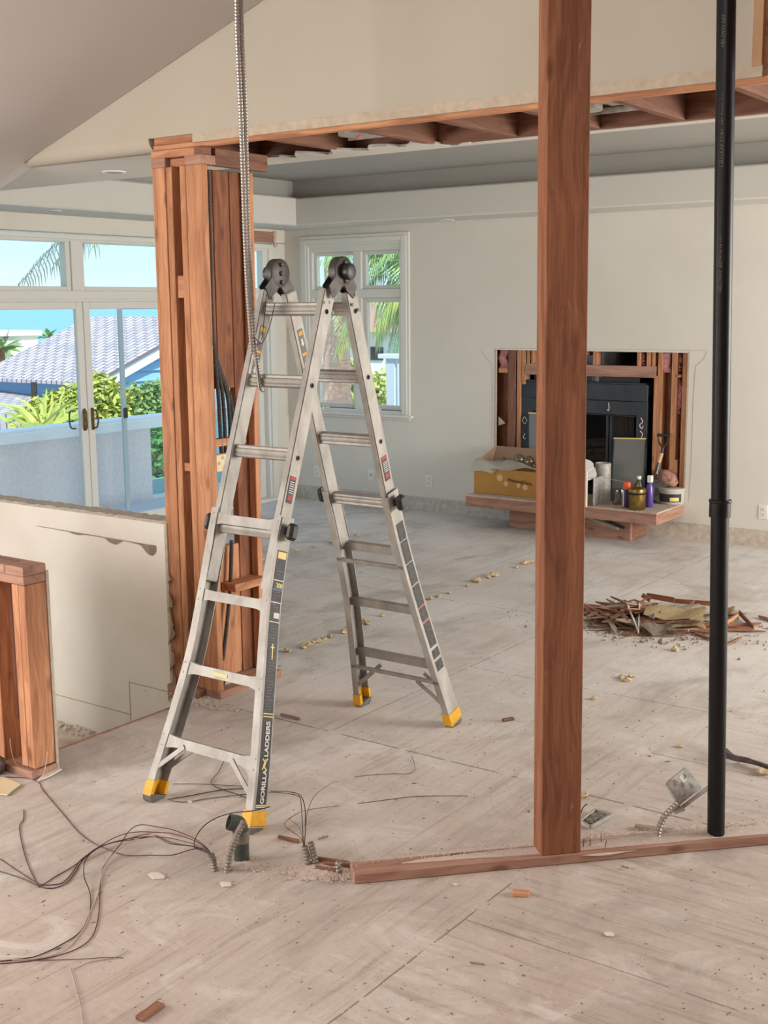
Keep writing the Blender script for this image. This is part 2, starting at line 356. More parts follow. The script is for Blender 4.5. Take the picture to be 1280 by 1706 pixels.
def board(name, a, b, w, t, wdir, m=None, parent=None, bev=.0025, **kw):
    """timber whose local Z runs along its length, so the grain follows it"""
    a, b = V(a), V(b); z = (b-a).normalized(); x = V(wdir); x = (x-z*x.dot(z)).normalized(); y = z.cross(x)
    mb = MB(); mb.box((-w/2, -t/2, 0), (w/2, t/2, (b-a).length), bev)
    bmesh.ops.recalc_face_normals(mb.bm, faces=mb.bm.faces[:])
    me = bpy.data.meshes.new(name); mb.bm.to_mesh(me); mb.bm.free(); me.materials.append(m or M_WOOD)
    o = bpy.data.objects.new(name, me); COL.objects.link(o)
    R = Matrix((x, y, z)).transposed().to_4x4(); R.translation = a - (wloc(parent) if parent is not None else V((0, 0, 0)))
    if parent is not None: o.parent = parent
    o.matrix_basis = R; return setp(o, **kw)
def bx(name, lo, hi, m, parent=None, bev=0.0, **kw):
    return finish(name, MB().box(lo, hi, bev), m, parent, **kw)
def struct(name, lo, hi, m, bev=0.0, **kw): return bx(name, lo, hi, m, None, bev, kind='structure', **kw)
def wbox(name, lo, hi, m=None, parent=None, axis=None, **kw):
    """axis-aligned timber given by its corners, grain along its longest side"""
    lo, hi = V(lo), V(hi); d = hi-lo; c = (lo+hi)/2
    ax = axis if axis is not None else max(range(3), key=lambda i: d[i])
    a = c.copy(); b = c.copy(); a[ax] = lo[ax]; b[ax] = hi[ax]; o = [i for i in range(3) if i != ax]
    w = V((0, 0, 0)); w[o[0]] = 1
    # board(): y = z x x ; widths
    return board(name, a, b, d[o[0]], d[o[1]], w, m, parent, **kw)
def crom(P, n=8):
    P = [V(p) for p in P]; o = []
    for i in range(len(P)-1):
        a, b, c, d = P[max(i-1, 0)], P[i], P[i+1], P[min(i+2, len(P)-1)]
        for k in range(n):
            t = k/n; o.append(.5*((2*b)+(c-a)*t+(2*a-5*b+4*c-d)*t*t+(3*b-a-3*c+d)*t**3))
    return o+[P[-1]]
def flex(mb, pts, r, pitch, n=10, depth=.16, step=None):
    """spiral-ribbed flexible conduit along pts"""
    P = crom(pts, 24); L = [0]
    for a, b in zip(P, P[1:]): L.append(L[-1]+(b-a).length)
    k = max(int(L[-1]/pitch*4), 8); Q = []
    j = 0
    for i in range(k+1):
        t = L[-1]*i/k
        while j < len(L)-2 and L[j+1] < t: j += 1
        f = (t-L[j])/max(L[j+1]-L[j], 1e-9); Q.append(P[j].lerp(P[j+1], f))
    return mb.tube(Q, r, n, rfun=lambda i: r*(1-depth*(.5-.5*math.cos(i*math.pi/2))))
def text(name, body, size, org, xdir, ydir, m, parent=None, ext=.0004, align='LEFT', bold=0.0, **kw):
    cu = bpy.data.curves.new(name+'_c', 'FONT'); cu.body = body; cu.size = size; cu.extrude = ext; cu.align_x = align; cu.offset = bold
    to = bpy.data.objects.new(name+'_t', cu); COL.objects.link(to)
    dg = bpy.context.evaluated_depsgraph_get(); me = bpy.data.meshes.new_from_object(to.evaluated_get(dg)); bpy.data.objects.remove(to)
    me.materials.clear(); me.materials.append(m); o = bpy.data.objects.new(name, me); COL.objects.link(o)
    x = V(xdir).normalized(); y = V(ydir); y = (y-x*y.dot(x)).normalized(); z = x.cross(y)
    R = Matrix((x, y, z)).transposed().to_4x4(); R.translation = V(org) - (wloc(parent) if parent is not None else V((0, 0, 0)))
    if parent is not None: o.parent = parent
    o.matrix_basis = R; return setp(o, **kw)
def copy_tree(o, parent=None):
    c = o.copy(); COL.objects.link(c); c.parent = parent
    for ch in list(o.children): copy_tree(ch, c)
    return c

# ================================================================== STRUCTURE
f = MB()
f.box((-4.155, -3, -.03), (3.2, 9.6, 0)); f.box((-8.0, 4.344, -.03), (-4.155, 9.6, 0)); f.box((-4.384, 4.24, -.03), (-4.155, 4.344, 0)); f.box((-6.6, -3, -.03), (-4.155, 3.172, 0))
finish('floor', f, M_FLOOR, kind='structure')
struct('trim_1', (-4.170, 3.172, -.028), (-4.155, 4.235, .004), M_WOODG)
struct('wall_stairwell', (-4.155, 3.172, -.5), (-4.13, 4.235, -.03), M_PONY)
struct('floor.001', (-6.6, 3.0, -.42), (-4.155, 4.235, -.36), mat('landing_dust', (226, 214, 200), .95, col2=(196, 178, 160), nscale=9, bump=.5, bscale=40))
# fireplace wall with window and fireplace openings
ox0, ox1, oz0, oz1 = -5.535, -3.757, .29, 1.517
wx0, wx1, wz0, wz1 = -7.66, -6.52, .93, 2.49
w = MB()
def wallY(a, b, c, d): w.box((a, YW, c), (b, YW+.016, d))
wallY(XW, wx0, 0, 3.2); wallY(wx0, wx1, 0, wz0); wallY(wx0, wx1, wz1, 3.2); wallY(wx1, ox0, 0, 3.2); wallY(ox0, ox1, 0, oz0); wallY(ox0, ox1, oz1, 3.2); wallY(ox1, 3.2, 0, 3.2)
wl = finish('wall_fireplace', w, M_WALL, kind='structure')
# core of that wall behind the drywall
w = MB(); w.box((XW-.2, YW+.02, -.1), (wx0, YW+.16, 3.3)); w.box((wx0, YW+.02, -.1), (wx1, YW+.16, wz0)); w.box((wx0, YW+.02, wz1), (wx1, YW+.16, 3.3)); w.box((wx1, YW+.02, -.1), (-5.70, YW+.16, 3.3)); w.box((-3.60, YW+.02, -.1), (3.3, YW+.16, 3.3)); w.box((-5.70, YW+.02, 1.62), (-3.60, YW+.16, 3.3)); w.box((-5.70, YW+.02, -.1), (-3.6, YW+.16, .1))
w.box((-5.75, YW+.85, -.1), (-3.5, YW+.9, 1.8)); w.box((-5.75, YW+.16, -.1), (-5.70, YW+.9, 1.8)); w.box((-3.6, YW+.16, -.1), (-3.55, YW+.9, 1.8)); w.box((-5.75, YW+.16, 1.75), (-3.55, YW+.9, 1.8)); w.box((-5.75, YW+.16, -.1), (-3.55, YW+.9, .1))
finish('wall_core', w, M_WOODD, kind='structure')
# grubby unpainted band left by the removed baseboard
struct('baseboard_back', (XW, YW-.004, 0), (ox0+.2, YW, .135), mat('bare_band', (206, 202, 194), .9, col2=(176, 170, 160), nscale=22))
struct('baseboard_back_right', (-4.2, YW-.004, 0), (3.2, YW, .14), mat('bare_band_r', (214, 203, 188), .9, col2=(186, 172, 156), nscale=22))
# doors wall
w = MB(); w.box((XW-.14, 3.0, 2.515), (XW, YW+.1, 3.2)); w.box((XW-.14, 9.235, -.03), (XW, YW+.1, 2.52)); w.box((XW-.14, 3.0, -.5), (XW, 4.45, 2.52))
finish('wall_doors', w, M_WALL, kind='structure')
struct('wall_right', (3.2, 4.3, -.1), (3.3, 9.6, 6.0), M_WALL)
struct('unseen_wall_right_near', (3.2, -3, -.1), (3.3, 4.29, 6.0), M_WOODD)  # unseen; dark wood chosen to cut light bounced onto the post
struct('unseen_wall_rear', (-6.7, -3.1, -.1), (3.3, -3, 6.0), M_WOODD)  # out of view, kept dark wood to weaken bounced light
struct('wall_hall_left', (-6.7, -3.0, -.5), (-6.6, 4.31, 2.4), M_WALL)
struct('wall_hall_return', (XW, 4.31, -.5), (-6.6, 4.41, ZS), M_WALL)
# pony wall
pw = struct('wall_pony', (-6.6, 4.235, -.42), (-4.385, 4.345, .855), M_PONY)
# torn and rough top of the pony wall
g = MB(); n = 70; lo = []; 
for i in range(n+1):
    x = -6.6+(2.22)*i/n; lo.append([V((x, 4.231, .850)), V((x, 4.349, .850)), V((x, 4.345-.01*random.random(), .861+.009*random.random())), V((x, 4.237+.008*random.random(), .859+.007*random.random()))])
g.loft(lo); finish('pony_wall_top', g, mat('rough_mud', (170, 160, 150), .95, col2=(196, 186, 174), nscale=30, bump=.6), kind='structure')
# header wall above the opening: triangle under the sloped ceiling
def zsl(x, y=0): return 2.651+.338*(x+5.346)
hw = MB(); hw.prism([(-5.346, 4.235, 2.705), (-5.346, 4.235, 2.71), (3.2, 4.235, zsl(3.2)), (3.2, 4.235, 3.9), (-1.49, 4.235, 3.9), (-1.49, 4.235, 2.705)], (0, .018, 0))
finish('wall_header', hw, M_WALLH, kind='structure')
# rounded lower edge of the header left of the column
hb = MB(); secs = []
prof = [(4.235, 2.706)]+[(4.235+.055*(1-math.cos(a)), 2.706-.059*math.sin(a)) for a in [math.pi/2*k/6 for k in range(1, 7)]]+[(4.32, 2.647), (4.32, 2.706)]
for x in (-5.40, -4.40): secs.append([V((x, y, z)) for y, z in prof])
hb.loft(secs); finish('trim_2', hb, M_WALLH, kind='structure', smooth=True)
# corner-bead strip along the bottom of the header, then right end return of the drywall
struct('trim_3', (-4.11, 4.233, 2.665), (-1.46, 4.252, 2.706), mat('bead_strip', (198, 184, 164), .9, col2=(180, 164, 142), nscale=25))
struct('trim_4', (-1.496, 4.228, 2.700), (-1.462, 4.250, 3.9), M_KRAFT)
# soffit underside left part, and its torn strip behind the exposed framing
struct('ceiling_soffit_front', (-7.4, 4.31, ZS), (-4.30, 5.03, ZS+.016), M_SOFF)
tp = MB(); lo = []
for i in range(41):
    x = -4.30+1.25*i/40; yb = 4.80+.06*math.sin(i*.9)+.04*random.random() + (.17 if i > 30 else 0)*(i-30)/10
    lo.append([V((x, min(yb, 5.0), ZS)), V((x, 5.03, ZS)), V((x, 5.03, ZS+.014)), V((x, min(yb+.01, 5.01), ZS+.014))])
tp.loft(lo); finish('ceiling_torn_edge', tp, M_SOFF, kind='structure')
struct('ceiling_soffit_edge', (-3.05, 4.965, ZS), (3.2, 5.03, ZS+.014), M_SOFF)
# tray: soffit ring, lip, set-back riser, ceiling
struct('ceiling_soffit_doors', (XW, 3.2, ZS), (-7.385, YW, ZS+.25), M_SOFF, .012)
struct('ceiling_soffit_back', (-7.40, 8.93, ZS), (3.2, YW, ZS+.245), M_SOFF, .012)
ZC = 3.055
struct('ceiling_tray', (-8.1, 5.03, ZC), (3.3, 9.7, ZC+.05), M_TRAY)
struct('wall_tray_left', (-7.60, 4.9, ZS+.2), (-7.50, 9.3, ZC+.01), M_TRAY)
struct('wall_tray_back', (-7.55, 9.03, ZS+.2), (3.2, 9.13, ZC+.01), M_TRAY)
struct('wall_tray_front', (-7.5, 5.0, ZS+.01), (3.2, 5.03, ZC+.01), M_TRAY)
struct('ceiling_header_deck', (-8.0, 4.3, 2.96), (3.2, 5.06, 3.0), M_WOODD)
# sloped ceiling of the near room
sc = MB(); xs = (-6.65, 3.3)
sc.prism([(xs[0], -3.1, zsl(xs[0])), (xs[1], -3.1, zsl(xs[1])), (xs[1], -3.1, zsl(xs[1])+.06), (xs[0], -3.1, zsl(xs[0])+.06)], (0, 7.33, 0))
sc2 = finish('ceiling_sloped', sc, M_CEIL, kind='structure')
sc = MB(); sc.prism([(-6.65, 4.225, zsl(-6.65)), (-5.32, 4.225, zsl(-5.32)), (-5.32, 4.225, 2.75), (-6.65, 4.225, 2.75)], (0, .09, 0))
finish('ceiling_sloped_end', sc, M_CEIL, kind='structure')

# ---- header framing (exposed)
hd = thing('header_framing', (-2.6, 4.6, ZS), 'exposed fir header framing running above the opening under the white wall', 'framing')
wbox('front_plate', (-4.385, 4.250, 2.647), (-1.0, 4.288, 2.672), M_WOOD, hd)
wbox('front_joist', (-4.385, 4.256, 2.672), (3.1, 4.292, 2.95), M_WOOD, hd)
wbox('front_plate', (-1.0, 4.250, 2.647), (3.1, 4.288, 2.672), M_WOOD, hd)
wbox('rim_board', (-4.385, 4.925, 2.650), (-2.4, 4.962, 2.95), M_WOODD, hd); wbox('rim_board', (-2.4, 4.928, 2.650), (3.1, 4.965, 2.95), M_WOODD, hd)
for q in [(470, 238), (608, 222), (735, 205), (878, 189), (1023, 171), (1222, 150)]:
    x = pz(q[0], q[1], ZS+.003).x
    wbox('joist', (x, 4.29, ZS+.003), (x+.038, 4.928, 2.95), M_WOODD, hd)
wbox('joist', (-4.35, 4.29, 2.66), (-4.30, 4.925, 2.95), M_WOODD, hd)
for x0, lab in ((-3.44, 'grey metal recessed light housing in the header framing left of the tall post'), (-2.30, 'grey metal recessed light housing in the header framing between post and black pipe')):
    t = thing('light_housing', (x0, 4.62, 2.70), lab, 'light fitting', )
    bx('housing_pan', (x0-.16, 4.50, 2.725), (x0+.16, 4.80, 2.735), M_STEEL, t)
    finish('lamp_can', MB().cyl((x0-.02, 4.62, 2.68), (x0-.02, 4.62, 2.85), .08, n=20), M_STEEL, t, smooth=True)
    bx('wiring_box', (x0+.07, 4.56, 2.70), (x0+.15, 4.70, 2.79), M_STEEL, t)
    for yy in (4.49, 4.80): bx('hanger_bar', (x0-.2, yy, 2.69), (x0+.2, yy+.012, 2.712), M_STEEL, t)
w_ = MB(); w_.tube(crom([(-3.42, 4.62, 2.69), (-3.44, 4.60, 2.665), (-3.46, 4.63, 2.67)]), .004, 6)
finish('wire_connector', w_, M_ORAN, label='orange wire nut hanging from the left light housing in the header', category='wire')
t = thing('upper_framing', (-1.3, 4.3, 2.7), 'dark exposed stud framing at the upper right beside the torn drywall edge', 'framing')
wbox('stud', (-1.455, 4.262, 2.70), (-1.365, 4.30, 3.9), M_WOODR, t); wbox('sheathing_board', (-1.365, 4.30, 2.70), (3.1, 4.33, 3.9), M_WOODR, t, axis=2)

# recessed lights
for q, lab in (((190, 286), 'small recessed ceiling light in the front soffit left of the column'), ((88, 351), 'small recessed ceiling light above the glazed doors'), ((745, 366.5), 'small recessed ceiling light in the back soffit above the white wall')):
    p = pz(q[0], q[1], ZS); t = thing('recessed_light', (p.x, p.y, ZS-.004), lab, 'light')
    rr = [(.048, .0), (.060, -.003), (.066, 0), (.066, .004), (.048, .004)]
    finish('trim_ring', MB().lathe([(r, z) for r, z in rr], (p.x, p.y, ZS-.004), 28), M_PLASTW, t, smooth=True)
    finish('baffle', MB().cyl((p.x, p.y, ZS-.003), (p.x, p.y, ZS-.0065), .047, n=24), mat('baffle_grey', (168, 160, 156), .6), t)

# ---- window in the fireplace wall
wd = thing('window_1', (-7.1, YW, wz0), None, None); wd['kind'] = 'structure'
def wf(name, a, b, c, d, y0, y1, m=M_TRIM, bev=.004): return bx(name, (a, y0, c), (b, y1, d), m, wd, bev)
for a, b, c, d in ((-7.745, -7.635, .87, 2.575), (-6.545, -6.450, .87, 2.575), (-7.635, -6.545, 2.475, 2.575)): wf('casing', a, b, c, d, YW-.022, YW)
wf('inner_casing', -7.72, -7.66, .90, 2.545, YW-.032, YW-.02); wf('inner_casing', -6.535, -6.475, .90, 2.545, YW-.032, YW-.02); wf('inner_casing', -7.66, -6.535, 2.50, 2.545, YW-.032, YW-.02)
wf('sill', -7.78, -6.42, .868, .893, YW-.045, YW+.05); wf('apron', -7.745, -6.45, .845, .868, YW-.02, YW)
ja, jb = YW-.005, YW+.12
for a, b, c, d in ((-7.66, -7.60, .89, 2.48), (-6.56, -6.52, .89, 2.48), (-7.60, -6.56, 2.42, 2.48), (-7.60, -6.56, .89, .93), (-7.60, -6.56, 1.985, 2.065), (-7.10, -7.01, .93, 1.985), (-7.10, -7.01, 2.065, 2.42)): wf('frame', a, b, c, d, ja, jb)
def sash(a, b, c, d, w=.045):
    y0, y1 = YW+.03, YW+.075
    for q in ((a, a+w, c, d), (b-w, b, c, d), (a+w, b-w, c, c+w), (a+w, b-w, d-w, d)): wf('sash_rail', *q, y0, y1)
    wf('pane', a+w, b-w, c+w, d-w, y0+.02, y0+.024, M_GLASS, 0)
sash(-7.60, -7.10, 2.065, 2.42, .035); sash(-7.01, -6.56, 2.065, 2.42, .035); sash(-7.60, -7.10, .93, 1.985); sash(-7.01, -6.56, .93, 1.985)
for x in (-7.42, -6.80):
    h = MB(); h.box((x-.05, YW-.004, .905), (x+.05, YW+.03, .93), .006); h.tube(crom([(x, YW-.004, .93), (x+.02, YW-.03, .94), (x-.04, YW-.05, .93)]), .006, 8); h.cyl((x-.04, YW-.05, .915), (x-.04, YW-.05, .945), .009, n=10)
    finish('crank_handle', h, M_TRIM, wd, smooth=True)

# ---- glazed doors with transoms (one joinery unit)
D = thing('door_1', (XW, 6.85, 0), None, None); D['kind'] = 'structure'
def df(name, y0, y1, z0, z1, x0=-.06, x1=.012, m=M_TRIM, bev=.005): return bx(name, (XW+x0, y0, z0), (XW+x1, y1, z1), m, D, bev)
YL, YR = 4.49, 9.21
df('head_casing', YL-.06, YR+.02, 2.462, 2.503, -.05, .02); df('head_moulding', YL, YR, 2.445, 2.466, -.05, .008)
df('right_jamb', 9.155, 9.235, -.0, 2.47, -.12, .02); df('right_stop', 9.125, 9.16, 0.02, 2.45, -.10, .0)
df('left_jamb', YL-.07, YL, 0, 2.47, -.12, .02)
df('transom_bar', YL, 9.15, 1.985, 2.055, -.10, .016); df('transom_bar', YL, 9.15, 1.965, 1.99, -.10, .0)
df('threshold', YL, 9.2, -.0, .032, -.13, .06)
ym = [4.49, 5.67, 6.775, 7.95, 9.135]
for i in range(4):
    a, b = ym[i]+(.045 if i else 0), ym[i+1]-(.045 if i < 3 else 0)
    df('transom_stile', a, a+.05, 2.05, 2.455, -.08, .0); df('transom_stile', b-.05, b, 2.05, 2.455, -.08, .0)
    df('transom_rail', a+.05, b-.05, 2.05, 2.088, -.08, .0); df('transom_rail', a+.05, b-.05, 2.438, 2.46, -.08, .0)
    df('transom_pane', a+.05, b-.05, 2.088, 2.438, -.045, -.04, M_GLASS, 0)
    if i: df('mullion', ym[i]-.045, ym[i]+.045, 2.05, 2.46, -.10, .012)
dy = [4.49, 5.67, 6.843, 8.02, 9.13]
for i in range(4):
    a, b = dy[i]+.002, dy[i+1]-.002; x0, x1 = (-.05, -.008) if i in (1, 2) else (-.10, -.058); sw = .072
    df('door_stile', a, a+sw, .03, 1.965, x0, x1); df('door_stile', b-sw, b, .03, 1.965, x0, x1)
    df('door_rail', a+sw, b-sw, 1.905, 1.965, x0, x1); df('door_rail', a+sw, b-sw, .03, .13, x0, x1)
    df('door_pane', a+sw, b-sw, .13, 1.905, x0+.02, x0+.025, M_GLASS, 0)
for yy, s_ in ((6.80, -1), (6.885, 1)):
    h = MB(); x = XW-.008
    h.box((x, yy-.014, .905), (x+.012, yy+.014, 1.09), .004)
    h.tube(crom([(x, yy, .925), (x+.04, yy+s_*.012, .93), (x+.052, yy+s_*.02, 1.0), (x+.04, yy+s_*.012, 1.065), (x, yy, 1.07)]), .0075, 8)
    finish('door_handle', h, M_BRASS, D, smooth=True, label='brass pull handle')
    h = MB(); x = XW-.06; h.tube(crom([(x, yy+s_*.05, .925), (x-.05, yy+s_*.06, .93), (x-.06, yy+s_*.065, 1.0), (x-.05, yy+s_*.06, 1.065), (x, yy+s_*.05, 1.07)]), .007, 8)
    finish('door_handle', h, M_DARKM, D, smooth=True, label='dark outer pull handle')
M_SCR = mat('screen_frame', (178, 198, 208), .5)
for a, b, c, d in ((7.335, 7.385, .03, 1.93), (8.46, 8.51, .03, 1.93), (7.385, 8.46, .03, .08), (7.385, 8.46, 1.90, 1.93)): df('screen_frame', a, b, c, d, -.150, -.132, M_SCR, .002)
df('screen_latch', 7.345, 7.385, .96, 1.05, -.132, -.115, M_HINGE)
# broken plaster spot above the doors' right end
p0, p1 = pX(416, 384, XW), pX(457, 405, XW)
t = thing('exposed_framing_patch', (XW, p0.y, p1.z), 'small exposed timber block in broken drywall above the doors right end', 'framing')
wbox('block', (XW-.01, p0.y-.1, p1.z), (XW+.006, p1.y-.01, p0.z), M_WOODG, t)
e_ = MB(); pts = []
for i in range(15): pts.append(V((XW+.006, p1.y-.03+.02*random.random()+.0, p1.z-.04+(p0.z-p1.z+.05)*i/14)))
e_.loft([[p, p+V((0, .035+.02*random.random(), 0)), p+V((.008, .03, 0)), p+V((.006, .0, 0))] for p in pts]); finish('torn_paper_edge', e_, M_PAPER, t)

# ================================================================== COLUMN
cl = thing('stud_column', (-4.2, 4.42, 0), 'built-up fir stud column carrying the left end of the header', 'column')
zt = 2.567
def cb(n, x0, x1, y0, y1, z0=.04, z1=zt, m=M_WOOD): return wbox(n, (x0, y0, z0), (x1, y1, z1), m, cl)
cb('stud', -4.385, -4.300, 4.235, 4.275, -.35, zt-.0)
cb('stud', -4.297, -4.258, 4.238, 4.327, -.02)
cb('stud', -4.207, -4.168, 4.238, 4.327, 0.035)
cb('stud', -4.164, -4.060, 4.235, 4.274, 0.035)
cb('stud', -4.384, -4.345, 4.278, 4.36, -.3)
cb('back_stud', -4.24, -4.201, 4.33, 4.45, 1.535, m=M_WOODR); cb('back_stud', -4.24, -4.199, 4.452, 4.565, 1.515, m=M_WOODR)  # darker fir on these back studs paints in the cavity's shade
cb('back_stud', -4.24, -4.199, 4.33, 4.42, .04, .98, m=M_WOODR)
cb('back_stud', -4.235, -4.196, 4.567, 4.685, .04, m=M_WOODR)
cb('end_stud', -4.195, -4.15, 4.652, 4.69, .04)
cb('back_stud', -4.24, -4.2, 4.42, 4.565, .04, .72)
cb('sheathing_board', -4.262, -4.245, 4.33, 4.44, .04, zt); 
wbox('block', (-4.258, 4.25, 1.96), (-4.207, 4.30, 2.065), M_WOOD, cl, axis=0)
wbox('block', (-4.258, 4.25, 1.125), (-4.207, 4.29, 1.165), M_WOOD, cl, axis=0)
wbox('block', (-4.20, 4.275, 1.235), (-4.16, 4.60, 1.273), M_WOOD, cl, axis=1)
wbox('block', (-4.20, 4.275, 1.94), (-4.175, 4.36, 2.06), M_WOODD, cl, axis=1)
wbox('block', (-4.195, 4.42, .50), (-4.10, 4.655, .54), M_WOOD, cl, axis=1)
wbox('cap_block', (-4.385, 4.232, zt+.0), (-4.293, 4.33, 2.610), M_WOODG, cl, axis=0)
wbox('cap_block', (-4.166, 4.232, zt+.0), (-4.058, 4.33, 2.610), M_WOODG, cl, axis=0)
wbox('cap_block', (-4.29, 4.26, zt+.0), (-4.17, 4.34, 2.606), M_WOOD, cl, axis=0)
wbox('top_plate', (-4.385, 4.232, 2.610), (-4.10, 4.34, 2.645), M_WOOD, cl, axis=0)
wbox('top_plate', (-4.10, 4.33, zt), (-4.06, 4.70, 2.645), M_WOODD, cl, axis=1)
wbox('top_plate', (-4.1, 4.232, 2.610), (-4.056, 4.30, 2.646), M_WOODD, cl, axis=1)
wbox('bottom_plate', (-4.15, 4.238, .0), (-4.05, 4.70, .036), M_WOODG, cl, axis=1)
wbox('bottom_plate', (-4.385, 4.20, -.06), (-4.16, 4.33, .03), M_WOODG, cl, axis=0)
wbox('bottom_plate', (-4.235, 4.33, .0), (-4.15, 4.70, .036), M_WOODG, cl, axis=1)
# torn drywall paper down the left stud
def flap(name, x, z, w_, h_, cur, m=M_PAPER, parent=None, **kw):
    mb = MB(); rows = []; nn = 8; rnd = [random.uniform(.55, 1.1) for _ in range(nn+1)]
    for i in range(nn+1):
        t_ = i/nn; zz = z - h_*t_; wv = w_*math.sin(math.pi*min(max(t_, .06), .94))**.6*rnd[i]; rows.append([V((x+wv*k/5, 4.231-cur*math.sin(k/5*1.9)*(.4+.6*t_), zz)) for k in range(6)])
    top = [[p for p in r] for r in rows]
    a = [mb.verts(r) for r in rows]
    for r1, r2 in zip(a, a[1:]):
        for k in range(5): mb.face([r1[k], r1[k+1], r2[k+1], r2[k]])
    bmesh.ops.solidify(mb.bm, geom=mb.bm.faces[:], thickness=.0015)
    return finish(name, mb, m, parent, **kw)
tw = thing('torn_wallboard_edge', (-4.385, 4.235, 0), 'ragged torn paper edge of the half wall drywall beside the stud column', 'torn drywall')
bx('gypsum_edge', (-4.392, 4.229, -.36), (-4.374, 4.236, .855), M_GYP, tw)
for z, ww, hh, cc in ((.60, .035, .05, .02), (.50, .062, .08, .03), (.41, .07, .17, .035), (.22, .05, .12, .03), (.10, .045, .14, .02), (-.02, .03, .1, .01)): flap('paper_flap', -4.378, z, ww, hh, cc, M_PAPER, tw)
# torn strip of paper near the top edge of the half wall, and removed-skirting outlines
sp_ = MB(); top = []; bot = []
for i in range(34):
    x = pY(60+(198-0)*i/33*1.0, 860, 4.233).x; k = i/33
    dz = .003+ (.05*max(0, math.sin(i*.62+1.0))*(k**1.5) + .010*random.random()*k); zt_ = .745-.012*k; top.append(V((x, 4.2315, zt_))); bot.append(V((x, 4.2305, zt_-dz)))
a = sp_.verts(top); b = sp_.verts(bot)
for i in range(33): sp_.face([a[i], a[i+1], b[i+1], b[i]])
bmesh.ops.solidify(sp_.bm, geom=sp_.bm.faces[:], thickness=.0012)
finish('torn_paper_strip', sp_, M_PAPER, label='ragged strip of peeled paper along the top of the white half wall', category='torn drywall')
struct('trim_5', (-6.0, 4.233, -.205), (-4.70, 4.235, -.200), M_GYP); struct('trim_6', (-4.705, 4.233, -.36), (-4.70, 4.235, -.02), M_GYP); struct('trim_7', (-4.70, 4.233, -.028), (-4.39, 4.235, -.023), M_GYP)
# rubble against the half wall on the landing
rb = MB()
for i in range(260):
    x = random.uniform(-5.9, -4.75); y = 4.235-abs(random.gauss(0, .05)); sz = random.uniform(.004, .016); rb.box((x, y-sz, -.36), (x+sz*1.5, y, -.36+sz), 0, None)
finish('plaster_rubble', rb, M_CHIP, label='line of crumbled plaster rubble along the foot of the white half wall', category='rubble', kind='stuff')

# conduits in the column cavity and junction box
def PX(X, *q): return [pX(x, y, X) for x, y in q]
for i, (q, lab) in enumerate([
    ([(346, 285), (350, 400), (353, 520), (358, 600), (364, 660), (369, 755)], 'dark flexible conduit in the column cavity, leftmost of the four reaching the cream junction box'),
    ([(352, 540), (360, 600), (370, 650), (374, 700), (376, 755)], 'dark flexible conduit in the column cavity, second from the left above the cream junction box'),
    ([(353, 560), (364, 610), (378, 655), (383, 700), (384, 755)], 'dark flexible conduit in the column cavity, third from the left above the cream junction box'),
    ([(354, 575), (368, 620), (384, 665), (389, 710), (391, 755)], 'dark flexible conduit in the column cavity, rightmost of the four above the cream junction box'),
    ([(380, 785), (376, 820), (368, 850), (365, 885)], 'dark flexible conduit dropping from the cream junction box behind the ladder'),
    ([(386, 900), (385, 950), (382, 1000), (376, 1060), (371, 1100)], 'grey flexible conduit low in the column cavity behind the ladder rail')]):
    pts = PX(-4.17, *q); mb = MB(); flex(mb, pts, .0115, .011, 9, .2); finish('flexible_conduit', mb, M_DARKM, smooth=False, label=lab, category='conduit', group='conduits in the stud column')
jb_ = thing('junction_box', pX(374, 787, -4.11), 'cream square junction box with round knockouts in the stud column', 'electrical box')
M_CRB = mat('cream_enamel', (226, 206, 168), .6)
a, b = pX(361, 787, -4.11), pX(390, 754, -4.11)
finish('box_body', MB().box((-4.15, a.y, a.z), (-4.11, b.y, b.z), .004), M_CRB, jb_)
for ky, kz in ((.35, .8), (.7, .82), (.15, .5), (.85, .48), (.4, .18), (.72, .2)):
    y = a.y+(b.y-a.y)*ky; z = a.z+(b.z-a.z)*kz
    finish('knockout', MB().lathe([(.0085, 0), (.0085, .002), (.007, .002), (.007, .001)], (-4.1105, y, z), 14, (1, 0, 0)), M_GYP, jb_)

# ================================================================== STUB WALL (left)
st = thing('stub_wall', (-4.4, 3.11, 0), 'low fir stub wall of studs and cap blocks at the left edge above the stairs', 'half wall')
XR = -3.978
def sb(n, x0, x1, z0, z1, m=M_WOOD, y0=3.05, y1=3.155): return wbox(n, (x0, y0, z0), (x1, y1, z1), m, st)
sb('end_stud', XR-.042, XR, .04, .815, M_WOOD); sb('end_stud', XR-.084, XR-.043, .04, .815, M_WOOD)
sb('stud', XR-.30, XR-.20, .03, .815, M_WOOD, 3.052, 3.14); sb('stud', XR-.62, XR-.56, .03, .815); sb('stud', XR-1.0, XR-.95, .03, .815)
wbox('panel_board', (XR-.55, 3.12, .20), (XR-.19, 3.14, .815), M_WOODG, st)
sb('upper_plate', XR-1.4, XR+.0, .817, .853, M_WOODG, 3.048, 3.158); sb('cap_block', XR-.115, XR+.002, .854, .892, M_WOODG, 3.046, 3.16); sb('cap_block', XR-.36, XR-.117, .854, .892, M_WOODG, 3.046, 3.16); sb('cap_block', XR-1.4, XR-.362, .854, .892, M_WOODG, 3.046, 3.16)
wbox('bottom_plate', (XR-1.4, 3.03, 0), (XR+.005, 3.165, .034), M_WOODG, st)
bx('wallboard_back', (XR-1.4, 3.157, -.05), (XR+.004, 3.170, .86), M_GYP, st)

